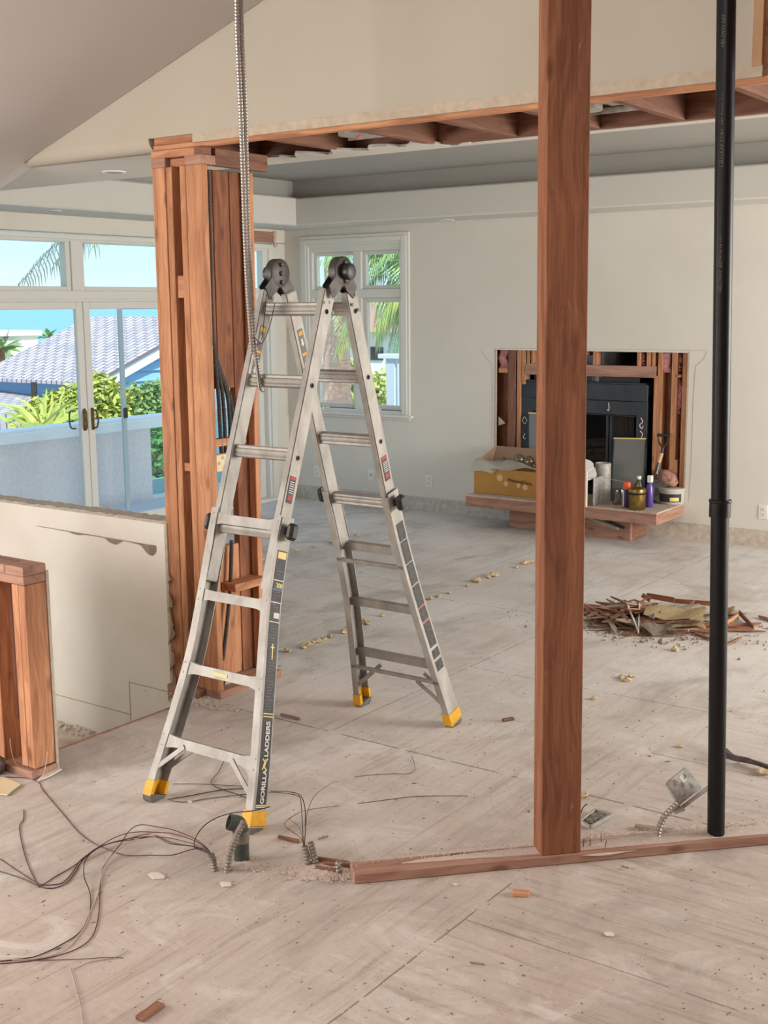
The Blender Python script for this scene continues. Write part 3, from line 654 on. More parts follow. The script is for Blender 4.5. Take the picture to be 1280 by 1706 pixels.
# ================================================================== POST, PLATE, PIPE
pd = V((1.039, 1.084, 0)).normalized(); pn = V((pd.y, -pd.x, 0))      # along plate, towards camera
PL0 = V((-2.328, 3.048, 0)); PLn = PL0 - pn*.095
bp_ = board('bottom_plate', PL0-pn*.046+V((0, 0, .019)), PL0-pn*.046+pd*2.4+V((0, 0, .019)), .092, .038, pn, M_WOODG, None, .004, label='fir bottom plate lying diagonally on the floor under the tall post', category='timber')
a = pz(904, 1427, .038); lean = rgt*(-.017)
pc = a + pd*.068 - pn*.0475
board('post', pc+V((0, 0, 0)), pc+V((0, 0, 3.74))+lean*1.23, .142, .092, pd, M_WOODR, None, .003, label='tall reddish fir post standing on the diagonal bottom plate', category='post')
pp = pz(1193.5, 1390, .035); tl = rgt*(-.075)
pipe = thing('drain_pipe', (pp.x, pp.y, .03), 'tall black plastic drain pipe right of the fir post', 'pipe')
pdir = (V((0, 0, 3.95))+tl*1.3); 
def pipeat(z): return V((pp.x, pp.y, 0))+pdir*(z/3.95)
finish('pipe_body', MB().cyl(pipeat(.0), pipeat(3.92), .0305, n=32), M_ABS, pipe, smooth=True)
zc = pY(1193, 845, pp.y).z
mb = MB(); mb.lathe([(.031, -.030), (.0365, -.029), (.0365, .029), (.031, .030)], pipeat(zc), 32); mb.lathe([(.037, .021), (.0385, .023), (.0385, .029), (.037, .031)], pipeat(zc), 32)
finish('coupling', mb, M_ABS, pipe, smooth=True)
cdir = V((-pp.x, -pp.y, 0)).normalized(); sdir = V((0, 0, 1)).cross(cdir)
for z, tx in ((1.95, 'ABS-DWV  ASTM F628 NSF-dwv  1 1/2'), (2.35, 'CELLULAR CORE  ABS-DWV  SCH 40 NSF'), (2.72, 'ABS-DWV NSF')):
    text('pipe_print', tx, .016, pipeat(z)+cdir*.0306+sdir*(-.004), (0, 0, 1), -sdir, mat('pipe_print_%d' % int(z*100), (120, 120, 118), .7), pipe, .0003)

# ================================================================== LADDER
YH, ZH, HO = 3.88, 2.045, .042      # front rail top, hinge height, hinge offset behind it
LD = thing('ladder', (-3.15, 3.88, 0), 'aluminium multi-position ladder standing open as a tall A with yellow feet', 'ladder')
class Leg:
    def __init__(s, yf, sgn, yt=3.88):
        s.f = V((0, yf, 0)); s.u = (V((0, yt, ZH))-s.f); s.L = s.u.length; s.u.normalize(); s.sgn = sgn
        s.n = V((0, s.u.z, -s.u.y))*sgn          # inward, away from front face (front leg: +Y)
    def at(s, z, x, d=0.0): t_ = z/s.u.z; return V((x, 0, 0))+s.f+s.u*t_+s.n*d
FL = Leg(3.165, 1)      # front leg
RL_ = Leg(4.575, 1, YH+.072); RL_.n = V((0, RL_.u.z, -RL_.u.y))
def interp(tab, z):
    tab = sorted(tab)
    if z <= tab[0][0]: return tab[0][1]
    for (a, b), (c, d) in zip(tab, tab[1:]):
        if z <= c: return b+(d-b)*(z-a)/(c-a)
    return tab[-1][1]
def sm(tab, z, w=.09): return (interp(tab, z-w)+2*interp(tab, z)+interp(tab, z+w))/4
oFL = [(0, -3.434), (.3, -3.388), (.55, -3.356), (.76, -3.360), (1.0, -3.372), (1.2, -3.376)]
oFR = [(0, -2.868), (.17, -2.884), (.48, -2.938), (.80, -2.996), (1.0, -3.010), (1.2, -3.012)]
oRL = [(0, -3.446), (.25, -3.410), (.57, -3.368), (.87, -3.352), (1.2, -3.358)]
oRR = [(0, -2.876), (.3, -2.920), (.6, -2.962), (.9, -2.992), (1.2, -2.998)]
DR = .070
def upper(leg, xo, sgn, m=M_ALU):      # closed inner rail, outer face at xo, width inwards
    mb = MB(); w_ = .032*sgn; secs = []
    for z in (.84, 1.975):
        secs.append([leg.at(z, xo, -DR/2), leg.at(z, xo+w_, -DR/2), leg.at(z, xo+w_, DR/2), leg.at(z, xo, DR/2)])
    mb.loft(secs); es = mb.bm.edges[:]; bmesh.ops.bevel(mb.bm, geom=es, offset=.004, segments=2, affect='EDGES')
    return finish('inner_rail', mb, m, LD)
def lower(leg, tab, sgn, zt_=1.115, z0=.060):
    mb = MB(); secs = []; n_ = 22; t_ = .0035; w_ = .034*sgn; D2 = DR/2+.005
    for i in range(n_+1):
        z = z0+(zt_-z0)*i/n_; x = sm(tab, z); q = [(0, -D2), (w_, -D2), (w_, -D2+t_), (t_*sgn, -D2+t_), (t_*sgn, D2-t_), (w_, D2-t_), (w_, D2), (0, D2)]
        secs.append([leg.at(z, x+a_, d_) for a_, d_ in q])
    mb.loft(secs); return finish('outer_rail', mb, M_ALU, LD)
def shoe(leg, tab, sgn):
    x = interp(tab, .04); D2 = DR/2+.009; r = finish
    mb = MB(); secs = []
    for z, g_ in ((.020, 0), (.076, 0)):
        xx = sm(tab, z); secs.append([leg.at(z, xx-.003*sgn, -D2), leg.at(z, xx+.040*sgn, -D2), leg.at(z, xx+.040*sgn, -D2+.018), leg.at(z, xx+.006*sgn, -D2+.018), leg.at(z, xx+.006*sgn, D2-.014), leg.at(z, xx+.040*sgn, D2-.014), leg.at(z, xx+.040*sgn, D2), leg.at(z, xx-.003*sgn, D2)])
    mb.loft(secs); sh = finish('foot', mb, M_YEL, LD, label='yellow foot')
    mb = MB(); a_, b_ = -D2, D2; secs = []
    pts_t = [leg.at(.026, x-.003*sgn, a_), leg.at(.026, x+.041*sgn, a_), leg.at(.026, x+.041*sgn, b_), leg.at(.026, x-.003*sgn, b_)]
    c_ = sum(pts_t, V((0, 0, 0)))/4; low = [V((c_.x+(p.x-c_.x)*.9, c_.y+(p.y-c_.y)*.72, .0)) for p in pts_t]; mid = [V((p.x, p.y, .014)) for p in pts_t]
    mb.loft([low, mid, pts_t]); finish('rubber_pad', mb, M_RUB, sh, label='grey rubber pad')
legs = ((FL, oFL, 1, -3.366), (FL, oFR, -1, -3.020), (RL_, oRL, 1, -3.352), (RL_, oRR, -1, -3.006))
for leg, tab, sg, xo in legs:
    upper(leg, xo, sg); lower(leg, tab, sg); shoe(leg, tab, sg)
# ribbed upper rungs
def rung_up(leg, z, x0, x1):
    mb = MB(); pr = []
    rib = [(-.024, -.014), (-.018, -.018), (-.010, -.015), (-.004, -.019), (.004, -.019), (.010, -.015), (.018, -.018), (.024, -.014), (.024, .014), (-.024, .014)]
    secs = [[leg.at(z, x, 0)+leg.u*a_+leg.n*b_ for a_, b_ in rib] for x in (x0, x1)]
    mb.loft(secs); return finish('rung', mb, M_ALU, LD)
def rung_low(leg, z, tL, tR, d=-.006, h=.038, flare=True, dep=.03):
    xL, xR = sm(tL, z)+.004, sm(tR, z)-.004; mb = MB(); secs = []
    for k in (0, .05, .16, .5, .84, .95, 1):
        hh = h*(1.65 if k in (0, 1) else 1.45 if k in (.05, .95) else 1) if flare else h
        x = xL+(xR-xL)*k; off = (d-.031) if k in (0, .05, .95, 1) and flare else d-.028
        secs.append([leg.at(z, x, off)-leg.u*hh/2, leg.at(z, x, off)+leg.u*hh/2, leg.at(z, x, off+dep)+leg.u*h/2, leg.at(z, x, off+dep)-leg.u*h/2])
    mb.loft(secs); rg = finish('rung', mb, M_ALU, LD)
    for x in (xL+.008, xR-.008):
        for s_ in (-.02, .02):
            p = leg.at(z, x, d-.032)+leg.u*s_; finish('rivet', MB().lathe([(.0045, 0), (.0045, .002), (.002, .004)], p, 8, -leg.n), M_STEEL, rg)
    return rg
for z in (1.905, 1.622, 1.345, 1.05): rung_up(FL, z, -3.336, -3.050)
for z in (1.905, 1.625, 1.350, 1.075): rung_up(RL_, z, -3.322, -3.036)
for z in (1.075, .785, .508, .232): rung_low(FL, z, oFL, oFR)
def rbar(z, d, h, dep=.022):
    xL, xR = sm(oRL, z)+.004, sm(oRR, z)-.004; mb = MB()
    mb.loft([[RL_.at(z, x, d)-RL_.u*h/2, RL_.at(z, x, d)+RL_.u*h/2, RL_.at(z, x, d+dep)+RL_.u*h/2, RL_.at(z, x, d+dep)-RL_.u*h/2] for x in (xL, xR)]); finish('rung', mb, M_ALUD, LD)
rbar(.835, .012, .040); rbar(.79, -.040, .020, .010); rbar(.555, .008, .038); rbar(.285, .012, .040); rbar(.235, -.040, .018, .010)
def brace(leg, tab, sg, d, zr, zf, inx=.13):
    a_ = leg.at(zr, sm(tab, zr)+sg*inx, d); b_ = leg.at(zf, sm(tab, zf)+sg*.010, d)
    mb = MB().board(a_, b_, .020, .006, leg.u.cross(leg.n)+leg.u, .001); finish('brace', mb, M_ALU if leg is FL else M_ALUD, LD)
for leg, a_, b_ in ((FL, oFL, oFR), (RL_, oRL, oRR)):
    for d in (-.036, .030):
        brace(leg, a_, 1, d, .225, .115); brace(leg, b_, -1, d, .225, .115)
# hinges
for x, sg in ((-3.350, 1), (-3.020, -1)):
    mb = MB(); c = V((x, YH+HO, ZH+.005)); mb.lathe([(.0, -.020), (.054, -.020), (.060, -.016), (.060, .016), (.054, .020), (.0, .020)], c, 32, (1, 0, 0))
    hg = finish('hinge', mb, M_HINGE, LD, smooth=True)
    for leg in (FL, RL_):
        mb = MB(); inn = leg.n if leg is FL else -leg.n
        for s_ in (-.019, .015):
            P = [c+leg.n*.030, c-leg.n*.030, leg.at(1.985, 0, -.034), leg.at(1.945, 0, .0), leg.at(1.985, 0, .034)]
            mb.prism([V((x+s_, p.y, p.z)) for p in P], (.004, 0, 0))
        finish('hinge_plate', mb, M_HINGE, LD)
        for k, (zz, dd) in enumerate(((1.955, .014), (1.925, -.016), (1.895, .016))):
            p = leg.at(zz, x+.0190, dd); finish('rivet', MB().lathe([(.007, 0), (.007, .002), (.003, .004)], p, 10, (1, 0, 0)), M_ALUD, hg)
    mb = MB()
    for dy_, dz_ in ((0, 0), (.0, .036), (.002, -.036)): mb.lathe([(.010, 0), (.010, .004), (.006, .009), (.0, .009)], c+V((.020, dy_, dz_)), 8, (1, 0, 0))
    finish('hinge_bolt', mb, M_HINGE, hg)
    kx = 1 if sg == -1 else -1
    mb = MB(); mb.lathe([(.018, 0), (.030, .006), (.033, .018), (.031, .034), (.024, .038), (.0, .038)], c+V((kx*.020, 0, .0)), 24, (kx, 0, 0)); finish('hinge_knob', mb, M_BLACK, hg, smooth=True, label='black hinge knob')
# locking knobs
for leg, tab, sg in ((FL, oFL, -1), (FL, oFR, 1), (RL_, oRL, -1), (RL_, oRR, 1)):
    z = 1.062 if leg is FL else 1.082; x = sm(tab, z); c = leg.at(z, x, 0)
    mb = MB(); M = Matrix((V((1, 0, 0)), leg.n, leg.u)).transposed().to_4x4(); M.translation = c+V((sg*.034, 0, 0))
    mb.box((-.017, -.024, -.033), (.017, .024, .033), .011, M); mb.box((-.034 if sg > 0 else .0, -.012, -.014), (.0 if sg > 0 else .034, .012, .014), 0, M)
    finish('lock_knob', mb, M_BLACK, LD, smooth=True, label='black rail lock knob')
    mb = MB(); M2 = M.copy(); M2.translation = c+V((sg*.001, 0, 0)); mb.box((-.003, -.036, -.036), (.003, .036, .05), .001, M2); finish('lock_plate', mb, M_ALU, LD)
# rung holes on the +X faces of the right-hand inner rails
for leg, zs in ((FL, (1.895, 1.610, 1.335)), (RL_, (1.895, 1.625, 1.350))):
    x = -3.020 if leg is FL else -3.006
    for z in zs:
        finish('rung_socket', MB().lathe([(.0105, 0), (.0105, .0022), (.0075, .0022), (.0075, .0004)], leg.at(z, x, 0), 14, (1, 0, 0)), M_HINGE, LD); finish('socket_hole', MB().cyl(leg.at(z, x-.001, 0), leg.at(z, x+.0008, 0), .0075, n=12), M_DARK, LD)
# labels on the outer rails
def strip(leg, tab, z0, z1, d0, d1, m, name='label_strip', off=.0012, fixed=None, parent=LD):
    mb = MB(); n_ = max(2, int((z1-z0)/.03)); secs = []
    for i in range(n_+1):
        z = z0+(z1-z0)*i/n_; x = (sm(tab, z) if fixed is None else fixed)+off; secs.append([leg.at(z, x, d0), leg.at(z, x, d1), leg.at(z, x-.001, d1), leg.at(z, x-.001, d0)])
    mb.loft(secs); return finish(name, mb, m, parent)
big_ = strip(FL, oFR, .084, .99, -.024, .034, M_LBL, 'long_label')
def onrail(z, d, off=.0022): return FL.at(z, sm(oFR, z)+off, d)
for z in (.088, .094, .398, .408, .73, .80, .88): strip(FL, oFR, z, z+.0035, -.024, .034, M_CREAM if z < .6 else M_WHITE, 'label_line', .0018, None, big_)
strip(FL, oFR, .845, .850, -.024, .034, M_BLUE, 'label_line', .0018, None, big_)
strip(FL, oFR, .960, .985, -.020, .030, M_CREAM, 'label_line', .0018, None, big_)
strip(FL, oFR, .745, .765, -.002, .030, M_WHITE, 'label_barcode', .0018, None, big_)
xa = (onrail(.5, 0)-onrail(.15, 0)).normalized()
xg = (onrail(.215, 0)-onrail(.10, 0)).normalized(); xl = (onrail(.385, 0)-onrail(.262, 0)).normalized()
text('brand_lettering', 'GORILLA', .031, onrail(.101, .017, .003), xg, -FL.n, M_WHITE, big_, .0004, 'LEFT', .0010)
text('brand_lettering', 'LADDERS', .031, onrail(.262, .017, .003), xl, -FL.n, M_WHITE, big_, .0004, 'LEFT', .0010)
# small climbing ape emblem in gold between the words
em = MB(); eo = onrail(.238, .004, .0024)
for a_, b_, w_ in (((-.012, -.006), (.012, .004), .012), ((.008, .004), (.020, .016), .006), ((.008, 0), (.018, -.014), .006), ((-.010, -.006), (-.020, .008), .006), ((-.010, -.006), (-.022, -.014), .006), ((.012, .006), (.016, .008), .012)):
    em.board(eo+xa*a_[0]+FL.n*a_[1], eo+xa*b_[0]+FL.n*b_[1], w_, .0008, FL.n, 0)
finish('emblem', em, M_CREAM, big_)
text('load_rating', '300', .026, onrail(.855, .012), -FL.n*-1, xa, M_CREAM, big_, .0004, 'CENTER', .0006)
random.seed(3)
fm = MB()
for i in range(46):
    z = .425+.50*i/46
    if .84 < z < .90 or abs(z-.755) < .02: continue
    d0 = random.uniform(-.018, -.012); d1 = random.uniform(.004, .026); fm.board(onrail(z, d0, .0021), onrail(z, d1, .0021), .0022, .0006, xa, 0)
finish('fine_print', fm, mat('fine_print', (118, 116, 112), .7), big_)
pk = MB(); pk.board(onrail(.60, .005), onrail(.655, .004), .006, .0006, FL.n, 0); pk.board(onrail(.642, -.006), onrail(.642, .014), .006, .0006, xa, 0); finish('pictogram', pk, M_CREAM, big_)
w1 = strip(FL, None, 1.165, 1.265, -.022, .014, M_LBL, 'warning_label', .0014, -3.020)
strip(FL, None, 1.252, 1.265, -.022, .014, M_RED, 'warning_band', .002, -3.020, w1); strip(FL, None, 1.175, 1.195, -.014, .006, M_RED, 'warning_symbol', .002, -3.020, w1)
for k in range(6): strip(FL, None, 1.202+.008*k, 1.205+.008*k, -.017, .009, M_WHITE, 'warning_line', .002, -3.020, w1)
w2 = strip(RL_, None, 1.180, 1.285, -.020, .018, M_LBL, 'warning_label', .0014, -3.006)
strip(RL_, None, 1.272, 1.285, -.020, .018, M_RED, 'warning_band', .002, -3.006, w2); strip(RL_, None, 1.190, 1.210, -.012, .010, M_RED, 'warning_symbol', .002, -3.006, w2)
for k in range(6): strip(RL_, None, 1.218+.008*k, 1.221+.008*k, -.015, .013, M_WHITE, 'warning_line', .002, -3.006, w2)
for z0, z1 in ((.905, .985), (.80, .90), (.70, .795), (.595, .692), (.525, .585), (.40, .515), (.345, .385), (.285, .33)):
    w3 = strip(RL_, oRR, z0, z1, -.022, .030, M_LBL, 'instruction_label'); k = 0
    lm = MB()
    for j in range(max(2, int((z1-z0)/.010))):
        z = z0+.006+j*.010; x = sm(oRR, z)+.002; d0 = random.uniform(-.016, -.006); d1 = random.uniform(.004, .024)
        lm.board(RL_.at(z, x, d0), RL_.at(z, x, d1), .0026, .0006, RL_.u, 0)
    finish('label_print', lm, M_LBLG, w3)
for z in (.592, .520): strip(RL_, oRR, z-.006, z+.001, -.022, .030, mat('rust_band_%d' % int(z*1000), (176, 110, 92), .7), 'label_band')
# adjustment labels high on the left rails
for leg, x, zz in ((RL_, -3.320, 1.70), (FL, -3.334, 1.72)):
    w4 = strip(leg, None, zz-.10, zz+.12, -.016, .018, M_LBLG, 'adjustment_label', .0014, x)
    strip(leg, None, zz+.095, zz+.112, -.012, .014, M_YEL, 'label_band', .002, x, w4); strip(leg, None, zz+.01, zz+.022, -.016, .018, M_YEL, 'label_band', .002, x, w4)
    for zc_, dn in ((zz+.065, -1), (zz-.055, -1)):
        ar = MB(); P = [(0, -.018), (.012, -.002), (.006, -.002), (.006, .016), (-.006, .016), (-.006, -.002), (-.012, -.002)]
        ar.prism([leg.at(zc_, x+.0018, 0)+leg.n*a_+leg.u*b_ for a_, b_ in P], (.0006, 0, 0)); finish('arrow', ar, M_WHITE, w4)
a_ = FL.at(.508, -3.17, -.036); mb = MB().board(a_+V((-.03, 0, 0)), a_+V((.045, 0, -.002)), .014, .0012, FL.u, 0); finish('yellow_sticker', mb, M_CREAM, LD)

# flexible conduits hanging down onto the ladder
for q, yy, lab in ((([(394, -60), (396, 60), (402, 200), (408, 380), (414, 470), (421, 545), (426, 590)]), 3.70, 'steel flexible conduit hanging from above, the left one that ends at the ladder rail'),
                   (([(400, -60), (403, 60), (409, 200), (413, 380), (418, 470), (424, 550), (431, 600), (440, 650)]), 3.72, 'steel flexible conduit hanging from above, the longer right one that curls over the ladder rung')):
    mb = MB(); pts = [pY(x, y, yy) for x, y in q]; pts.insert(0, pts[0]+V((0, 0, .18)));
    for i in range(-3, 0): pts[i] = pts[i] + V((0, -.02*(i+4)/3, 0))
    flex(mb, pts, .0105, .0125, 12, .2); finish('flexible_conduit', mb, M_FLEX, label=lab, category='conduit', group='conduits hanging over the ladder')
mb = MB(); mb.tube(crom([pY(444, 490, 3.75), pY(437, 560, 3.72), pY(427, 575, 3.70), pY(424, 562, 3.69), pY(436, 572, 3.68), pY(449, 545, 3.69), pY(458, 505, 3.74)], 8), .0016, 6)
finish('wire', mb, M_WIREK, label='thin dark wire looped round the ladder rail under the hanging conduit', category='wire')
mb = MB(); mb.tube(crom([pY(428, 588, 3.66), pY(431, 630, 3.66), pY(434, 650, 3.66), pY(441, 653, 3.66)], 8), .0014, 6)
finish('wire', mb, M_WIREK, label='short thin wire loop at the tip of the hanging conduit', category='wire')
#PART2
def at(x, y, w): return C0+ray(x, y)*w
# ================================================================== FIREPLACE
HZ = .295
hs = thing('hearth_platform', (-4.63, 9.1, 0), 'low dusty timber hearth platform cantilevered in front of the open fireplace', 'hearth')
hx0, hx1, hy0 = -5.512, -3.757, 8.885
M_HTOP = mat('hearth_top', (200, 184, 170), .95, col2=(170, 150, 134), nscale=30, bump=.3)
bx('top_sheet', (hx0, hy0, HZ-.012), (hx1, YW+.1, HZ), M_HTOP, hs)
wbox('fascia_board', (hx0, hy0-.004, HZ-.100), (hx1, hy0+.03, HZ-.012), M_WOODG, hs); wbox('side_board', (hx1-.03, hy0+.03, HZ-.100), (hx1, YW-.002, HZ-.012), M_WOODG, hs); wbox('side_board', (hx0, hy0+.03, HZ-.100), (hx0+.03, YW-.002, HZ-.012), M_WOODG, hs)
wbox('base_board', (-5.20, 9.10, 0), (-4.07, 9.138, HZ-.1), M_WOODG, hs); wbox('base_side', (-4.108, 9.14, 0), (-4.07, YW-.01, HZ-.1), M_WOODD, hs); wbox('base_side', (-5.20, 9.14, 0), (-5.162, YW-.01, HZ-.1), M_WOODD, hs)
fr = thing('fireplace_framing', (-4.6, YW+.06, HZ), 'orange fir studs and header around the black firebox in the cut wall opening', 'framing')
yf = YW+.022
def st_px(n, xa, xb, ya=None, yb=None, d=.085, m=M_WOOD, off=0.0, top=None):
    Y = yf+off; a = pY(xa, 700, Y).x; b = pY(xb, 700, Y).x; z0 = HZ if yb is None else pY(xa, yb, Y).z; z1 = 1.61 if ya is None else pY(xa, ya, Y).z
    return wbox(n, (a, Y, z0), (b, Y+d, z1), m, fr)
st_px('stud', 846, 859, m=M_WOODD); st_px('stud', 861, 867.5); st_px('cripple_stud', 868.5, 875, None, 640); st_px('cripple_stud', 877, 882, None, 609); st_px('cripple_stud', 884, 888, None, 609)
st_px('cripple_stud', 986, 992.5, None, 609); st_px('cripple_stud', 1059, 1065, None, 610); st_px('cripple_stud', 1075, 1082, None, 611); st_px('cripple_stud', 1083.5, 1089, None, 611)
a, b = pY(875, 607, yf-.006), pY(1093, 627, yf-.006)
wbox('header_beam', (a.x, yf-.006, pY(960, 626, yf).z), (b.x, yf+.07, pY(960, 607.5, yf).z), M_WOODG, fr)
st_px('stud', 1088, 1094, 626); st_px('stud', 1094, 1101.5); st_px('stud', 1117, 1126); st_px('stud', 1135, 1144)
wbox('block', (pY(831, 613, yf).x, yf, pY(840, 621, yf).z), (pY(846, 613, yf).x, yf+.08, pY(840, 613, yf).z), M_WOOD, fr, axis=0)
wbox('block', (pY(1126, 625, yf).x, yf, pY(1130, 629, yf).z), (pY(1135, 625, yf).x, yf+.08, pY(1130, 624, yf).z), M_WOOD, fr, axis=0)
st_px('short_stud', 1124, 1131, 766, off=.005)
wbox('back_sheathing', (pY(831, 700, yf+.1).x-.05, yf+.10, HZ), (pY(867, 700, yf+.1).x, yf+.12, 1.62), M_WOODR, fr, axis=2)
wbox('back_sheathing', (pY(1094, 700, yf+.1).x, yf+.10, HZ), (ox1+.12, yf+.12, 1.62), M_WOODR, fr, axis=2)
def batt(xa, xb, ya, yb, off, lab):
    Y = yf+off; a = pY(xa, ya, Y); b = pY(xb, yb, Y); mb = MB(); rows = []
    nn = 9
    for i in range(nn+1):
        z = a.z+(b.z-a.z)*i/nn; j = random.uniform(-.012, .012); k = random.uniform(-.008, .012)
        rows.append([V((a.x+j, Y+k, z)), V(((a.x+b.x)/2, Y-.012+k, z)), V((b.x+j, Y+k, z)), V((b.x+j, Y+.05, z)), V((a.x+j, Y+.05, z))])
    mb.loft(rows); return finish('insulation_batt', mb, M_INS, label=lab, category='insulation', smooth=True)
batt(832, 845, 583, 613, .03, 'pink insulation batt in the upper left corner of the fireplace opening')
batt(885, 893, 583, 608, .05, 'narrow pink insulation tuft just left of the tall post above the firebox')
batt(970, 983, 583, 592, .02, 'pink insulation tuft just right of the tall post above the firebox')
batt(1066, 1074, 588, 608, .04, 'narrow pink insulation tuft between the short studs right of the flue')
batt(1103, 1116, 588, 621, .02, 'largest pink insulation batt at the upper right of the fireplace opening')
batt(1127, 1134, 590, 618, .04, 'pink insulation tuft in the top right bay of the fireplace opening')
batt(1127, 1133, 632, 690, .04, 'long ragged pink insulation strip hanging in the right bay of the fireplace opening')
flue = thing('flue_pipe', (pY(1012, 620, 9.75).x, 9.75, 1.30), 'round metal flue behind the timber header above the firebox', 'flue')
finish('duct', MB().cyl(V((flue.location.x, 9.75, 1.22)), V((flue.location.x, 9.75, 1.72)), .235, n=36), mat('flue_metal', (104, 104, 104), .35, .8, col2=(60, 60, 62), nscale=3), flue, smooth=True)
# firebox
Yb = YW+.035
fa, fb_ = pY(867.5, 700, Yb).x, pY(1079, 700, Yb).x; ft = pY(975, 638, Yb).z
fx = thing('firebox', ((fa+fb_)/2, Yb+.2, HZ), 'black metal fireplace insert standing in the framed opening', 'fireplace')
oa, ob, ot = pY(886, 700, Yb).x, pY(1060, 700, Yb).x, pY(1000, 692, Yb).z
bx('left_face', (fa, Yb, HZ), (oa, Yb+.45, ft-.10), M_FBOX, fx, .004); bx('right_face', (ob, Yb, HZ), (fb_, Yb+.45, ft-.10), M_FBOX, fx, .004)
bx('lower_hood', (oa, Yb+.006, ot), (ob, Yb+.45, ft-.26), M_FBOX, fx, .003); bx('hood_panel', (oa, Yb, ft-.258), (ob, Yb+.4, ft-.142), M_FBOX, fx, .003)
bx('top_panel', (fa, Yb-.004, ft-.14), (fb_, Yb+.42, ft), M_FBOX, fx, .004); bx('top_flange', (fa+.01, Yb-.012, ft), (fb_-.015, Yb+.3, ft+.012), M_FBOX, fx); bx('top_collar', (fa+.10, Yb+.06, ft+.012), (fb_-.10, Yb+.3, ft+.05), M_FBOX, fx)
bx('inner_back', (oa, Yb+.40, HZ), (ob, Yb+.45, ot), M_FBIN, fx); bx('inner_floor', (oa, Yb+.01, HZ), (ob, Yb+.4, HZ+.05), M_FBIN, fx)
for xx in (1009, 1015): bx('door_stile', (pY(xx, 700, Yb).x, Yb+.015, HZ+.05), (pY(xx+4, 700, Yb).x, Yb+.05, ot), M_FBOX, fx)
lv = MB(); a, b = pY(1021, 700, Yb+.06).x, pY(1058, 700, Yb+.06).x
for i in range(16): lv.box((a+(b-a)*i/16, Yb+.055, HZ+.05), (a+(b-a)*(i+.55)/16, Yb+.075, ot))
finish('pleated_screen', lv, mat('soot_screen', (62, 54, 50), .8), fx)
lg = thing('fire_logs', (pY(980, 790, Yb+.25).x, Yb+.25, HZ+.05), 'heap of sooty logs inside the black firebox', 'logs')
for i in range(5):
    x = pY(975+i*9, 780, Yb+.25).x; a = V((x-.22, Yb+.2+.03*(i % 2), HZ+.12+.07*i)); b = V((x+.18, Yb+.27, HZ+.15+.065*i))
    finish('log', MB().tube(crom([a, (a+b)/2+V((0, 0, .02)), b], 4), .045, 9), M_SOOT, lg, smooth=True)
# chalk scribbles on the firebox face
for pts in ([(1014, 671), (1015, 678), (1014, 684), (1012, 682)], [(1068, 696), (1071, 703), (1066, 708), (1069, 714), (1072, 710)], [(1067, 718), (1071, 724), (1068, 730)], [(874, 694), (871, 701), (875, 706), (878, 700), (874, 694)], [(875, 722), (872, 729), (876, 731)]):
    mb = MB(); mb.tube(crom([pY(x, y, Yb-.006) for x, y in pts], 5), .0035, 5); finish('glue_mark', mb, M_CHIP, fx)
# leaning screens
def screen(xa, xb, yt, yb_, Yt, Ybm, lab, sh=0):
    tl_, tr_ = pY(xa+sh, yt, Yt), pY(xb+sh, yt+1, Yt); bl, br = pY(xa, yb_, Ybm), pY(xb, yb_+1, Ybm); bl.z = br.z = HZ+.002
    t = thing('fire_screen', (bl+br)/2, lab, 'fire screen')
    mb = MB(); mb.prism([tl_, tr_, br, bl], (0, .006, 0)); finish('screen_panel', mb, M_MESHS, t)
    finish('top_bar', MB().board(tl_+V((0, -.002, 0)), tr_+V((0, -.002, 0)), .012, .014, (0, 0, 1), .001), M_CREAM, t)
    for p, q in ((tl_, bl), (tr_, br)): finish('side_bar', MB().board(p, q, .010, .012, (1, 0, 0), .001), M_FBOX, t)
screen(1018, 1072, 730, 838, YW+.02, YW-.20, 'grey mesh fire screen with brass top edge leaning on the right of the firebox', 5)
screen(881, 912, 688, 800, YW+.02, YW-.10, 'dark fire screen with brass top edge half hidden behind the tall post', 0)
# carton
ca = pz(789, 821, HZ); cy = ca.y+.01; cx0 = ca.x; cx1 = pY(905, 840, cy).x; zt0 = pY(795, 779, cy).z; cd = .30
zt1 = pY(885, 783, cy).z; ct = thing('cardboard_box', ((cx0+cx1)/2, cy+cd/2, HZ+.001), 'open mustard cardboard carton with citrus print on the left of the hearth', 'box')
mb = MB(); mb.box((cx0, cy, HZ+.002), (cx1, cy+.005, zt0)); mb.box((cx0, cy+cd, HZ+.002), (cx1, cy+cd+.005, zt0)); mb.box((cx0, cy+.005, HZ+.002), (cx0+.005, cy+cd, zt0)); mb.box((cx1-.005, cy+.005, HZ+.002), (cx1, cy+cd, zt0)); mb.box((cx0+.005, cy+.005, HZ+.002), (cx1-.005, cy+cd, HZ+.007))
finish('carton_body', mb, M_CARD, ct)
tb = pY(799, 741, cy+cd+.04); bz = tb.z
mb = MB(); mb.prism([(cx0, cy+cd, zt0), (cx1, cy+cd, zt0), (cx1, cy+cd+.05, bz-.005), (cx0+.02, cy+cd+.05, bz)], (0, .004, 0)); finish('back_flap', mb, M_CARDI, ct)
mb = MB(); mb.prism([(cx0, cy+.01, zt0), (cx0, cy+cd, zt0), (cx0+.015, cy+cd+.04, bz-.005), (cx0-.045, cy+.08, zt0+.03)], (.004, 0, 0)); finish('side_flap', mb, M_CARDI, ct)
text('carton_lettering', 'Pittman&Davis', .040, pY(846, 801.5, cy-.0015), (1, 0, -.09), (0.05, 0, 1), M_INKD, ct, .0004, 'LEFT', .0005)
text('carton_small_print', 'since 1926', .012, pY(862, 808.5, cy-.0015), (1, 0, -.09), (0, 0, 1), M_INKD, ct, .0003)
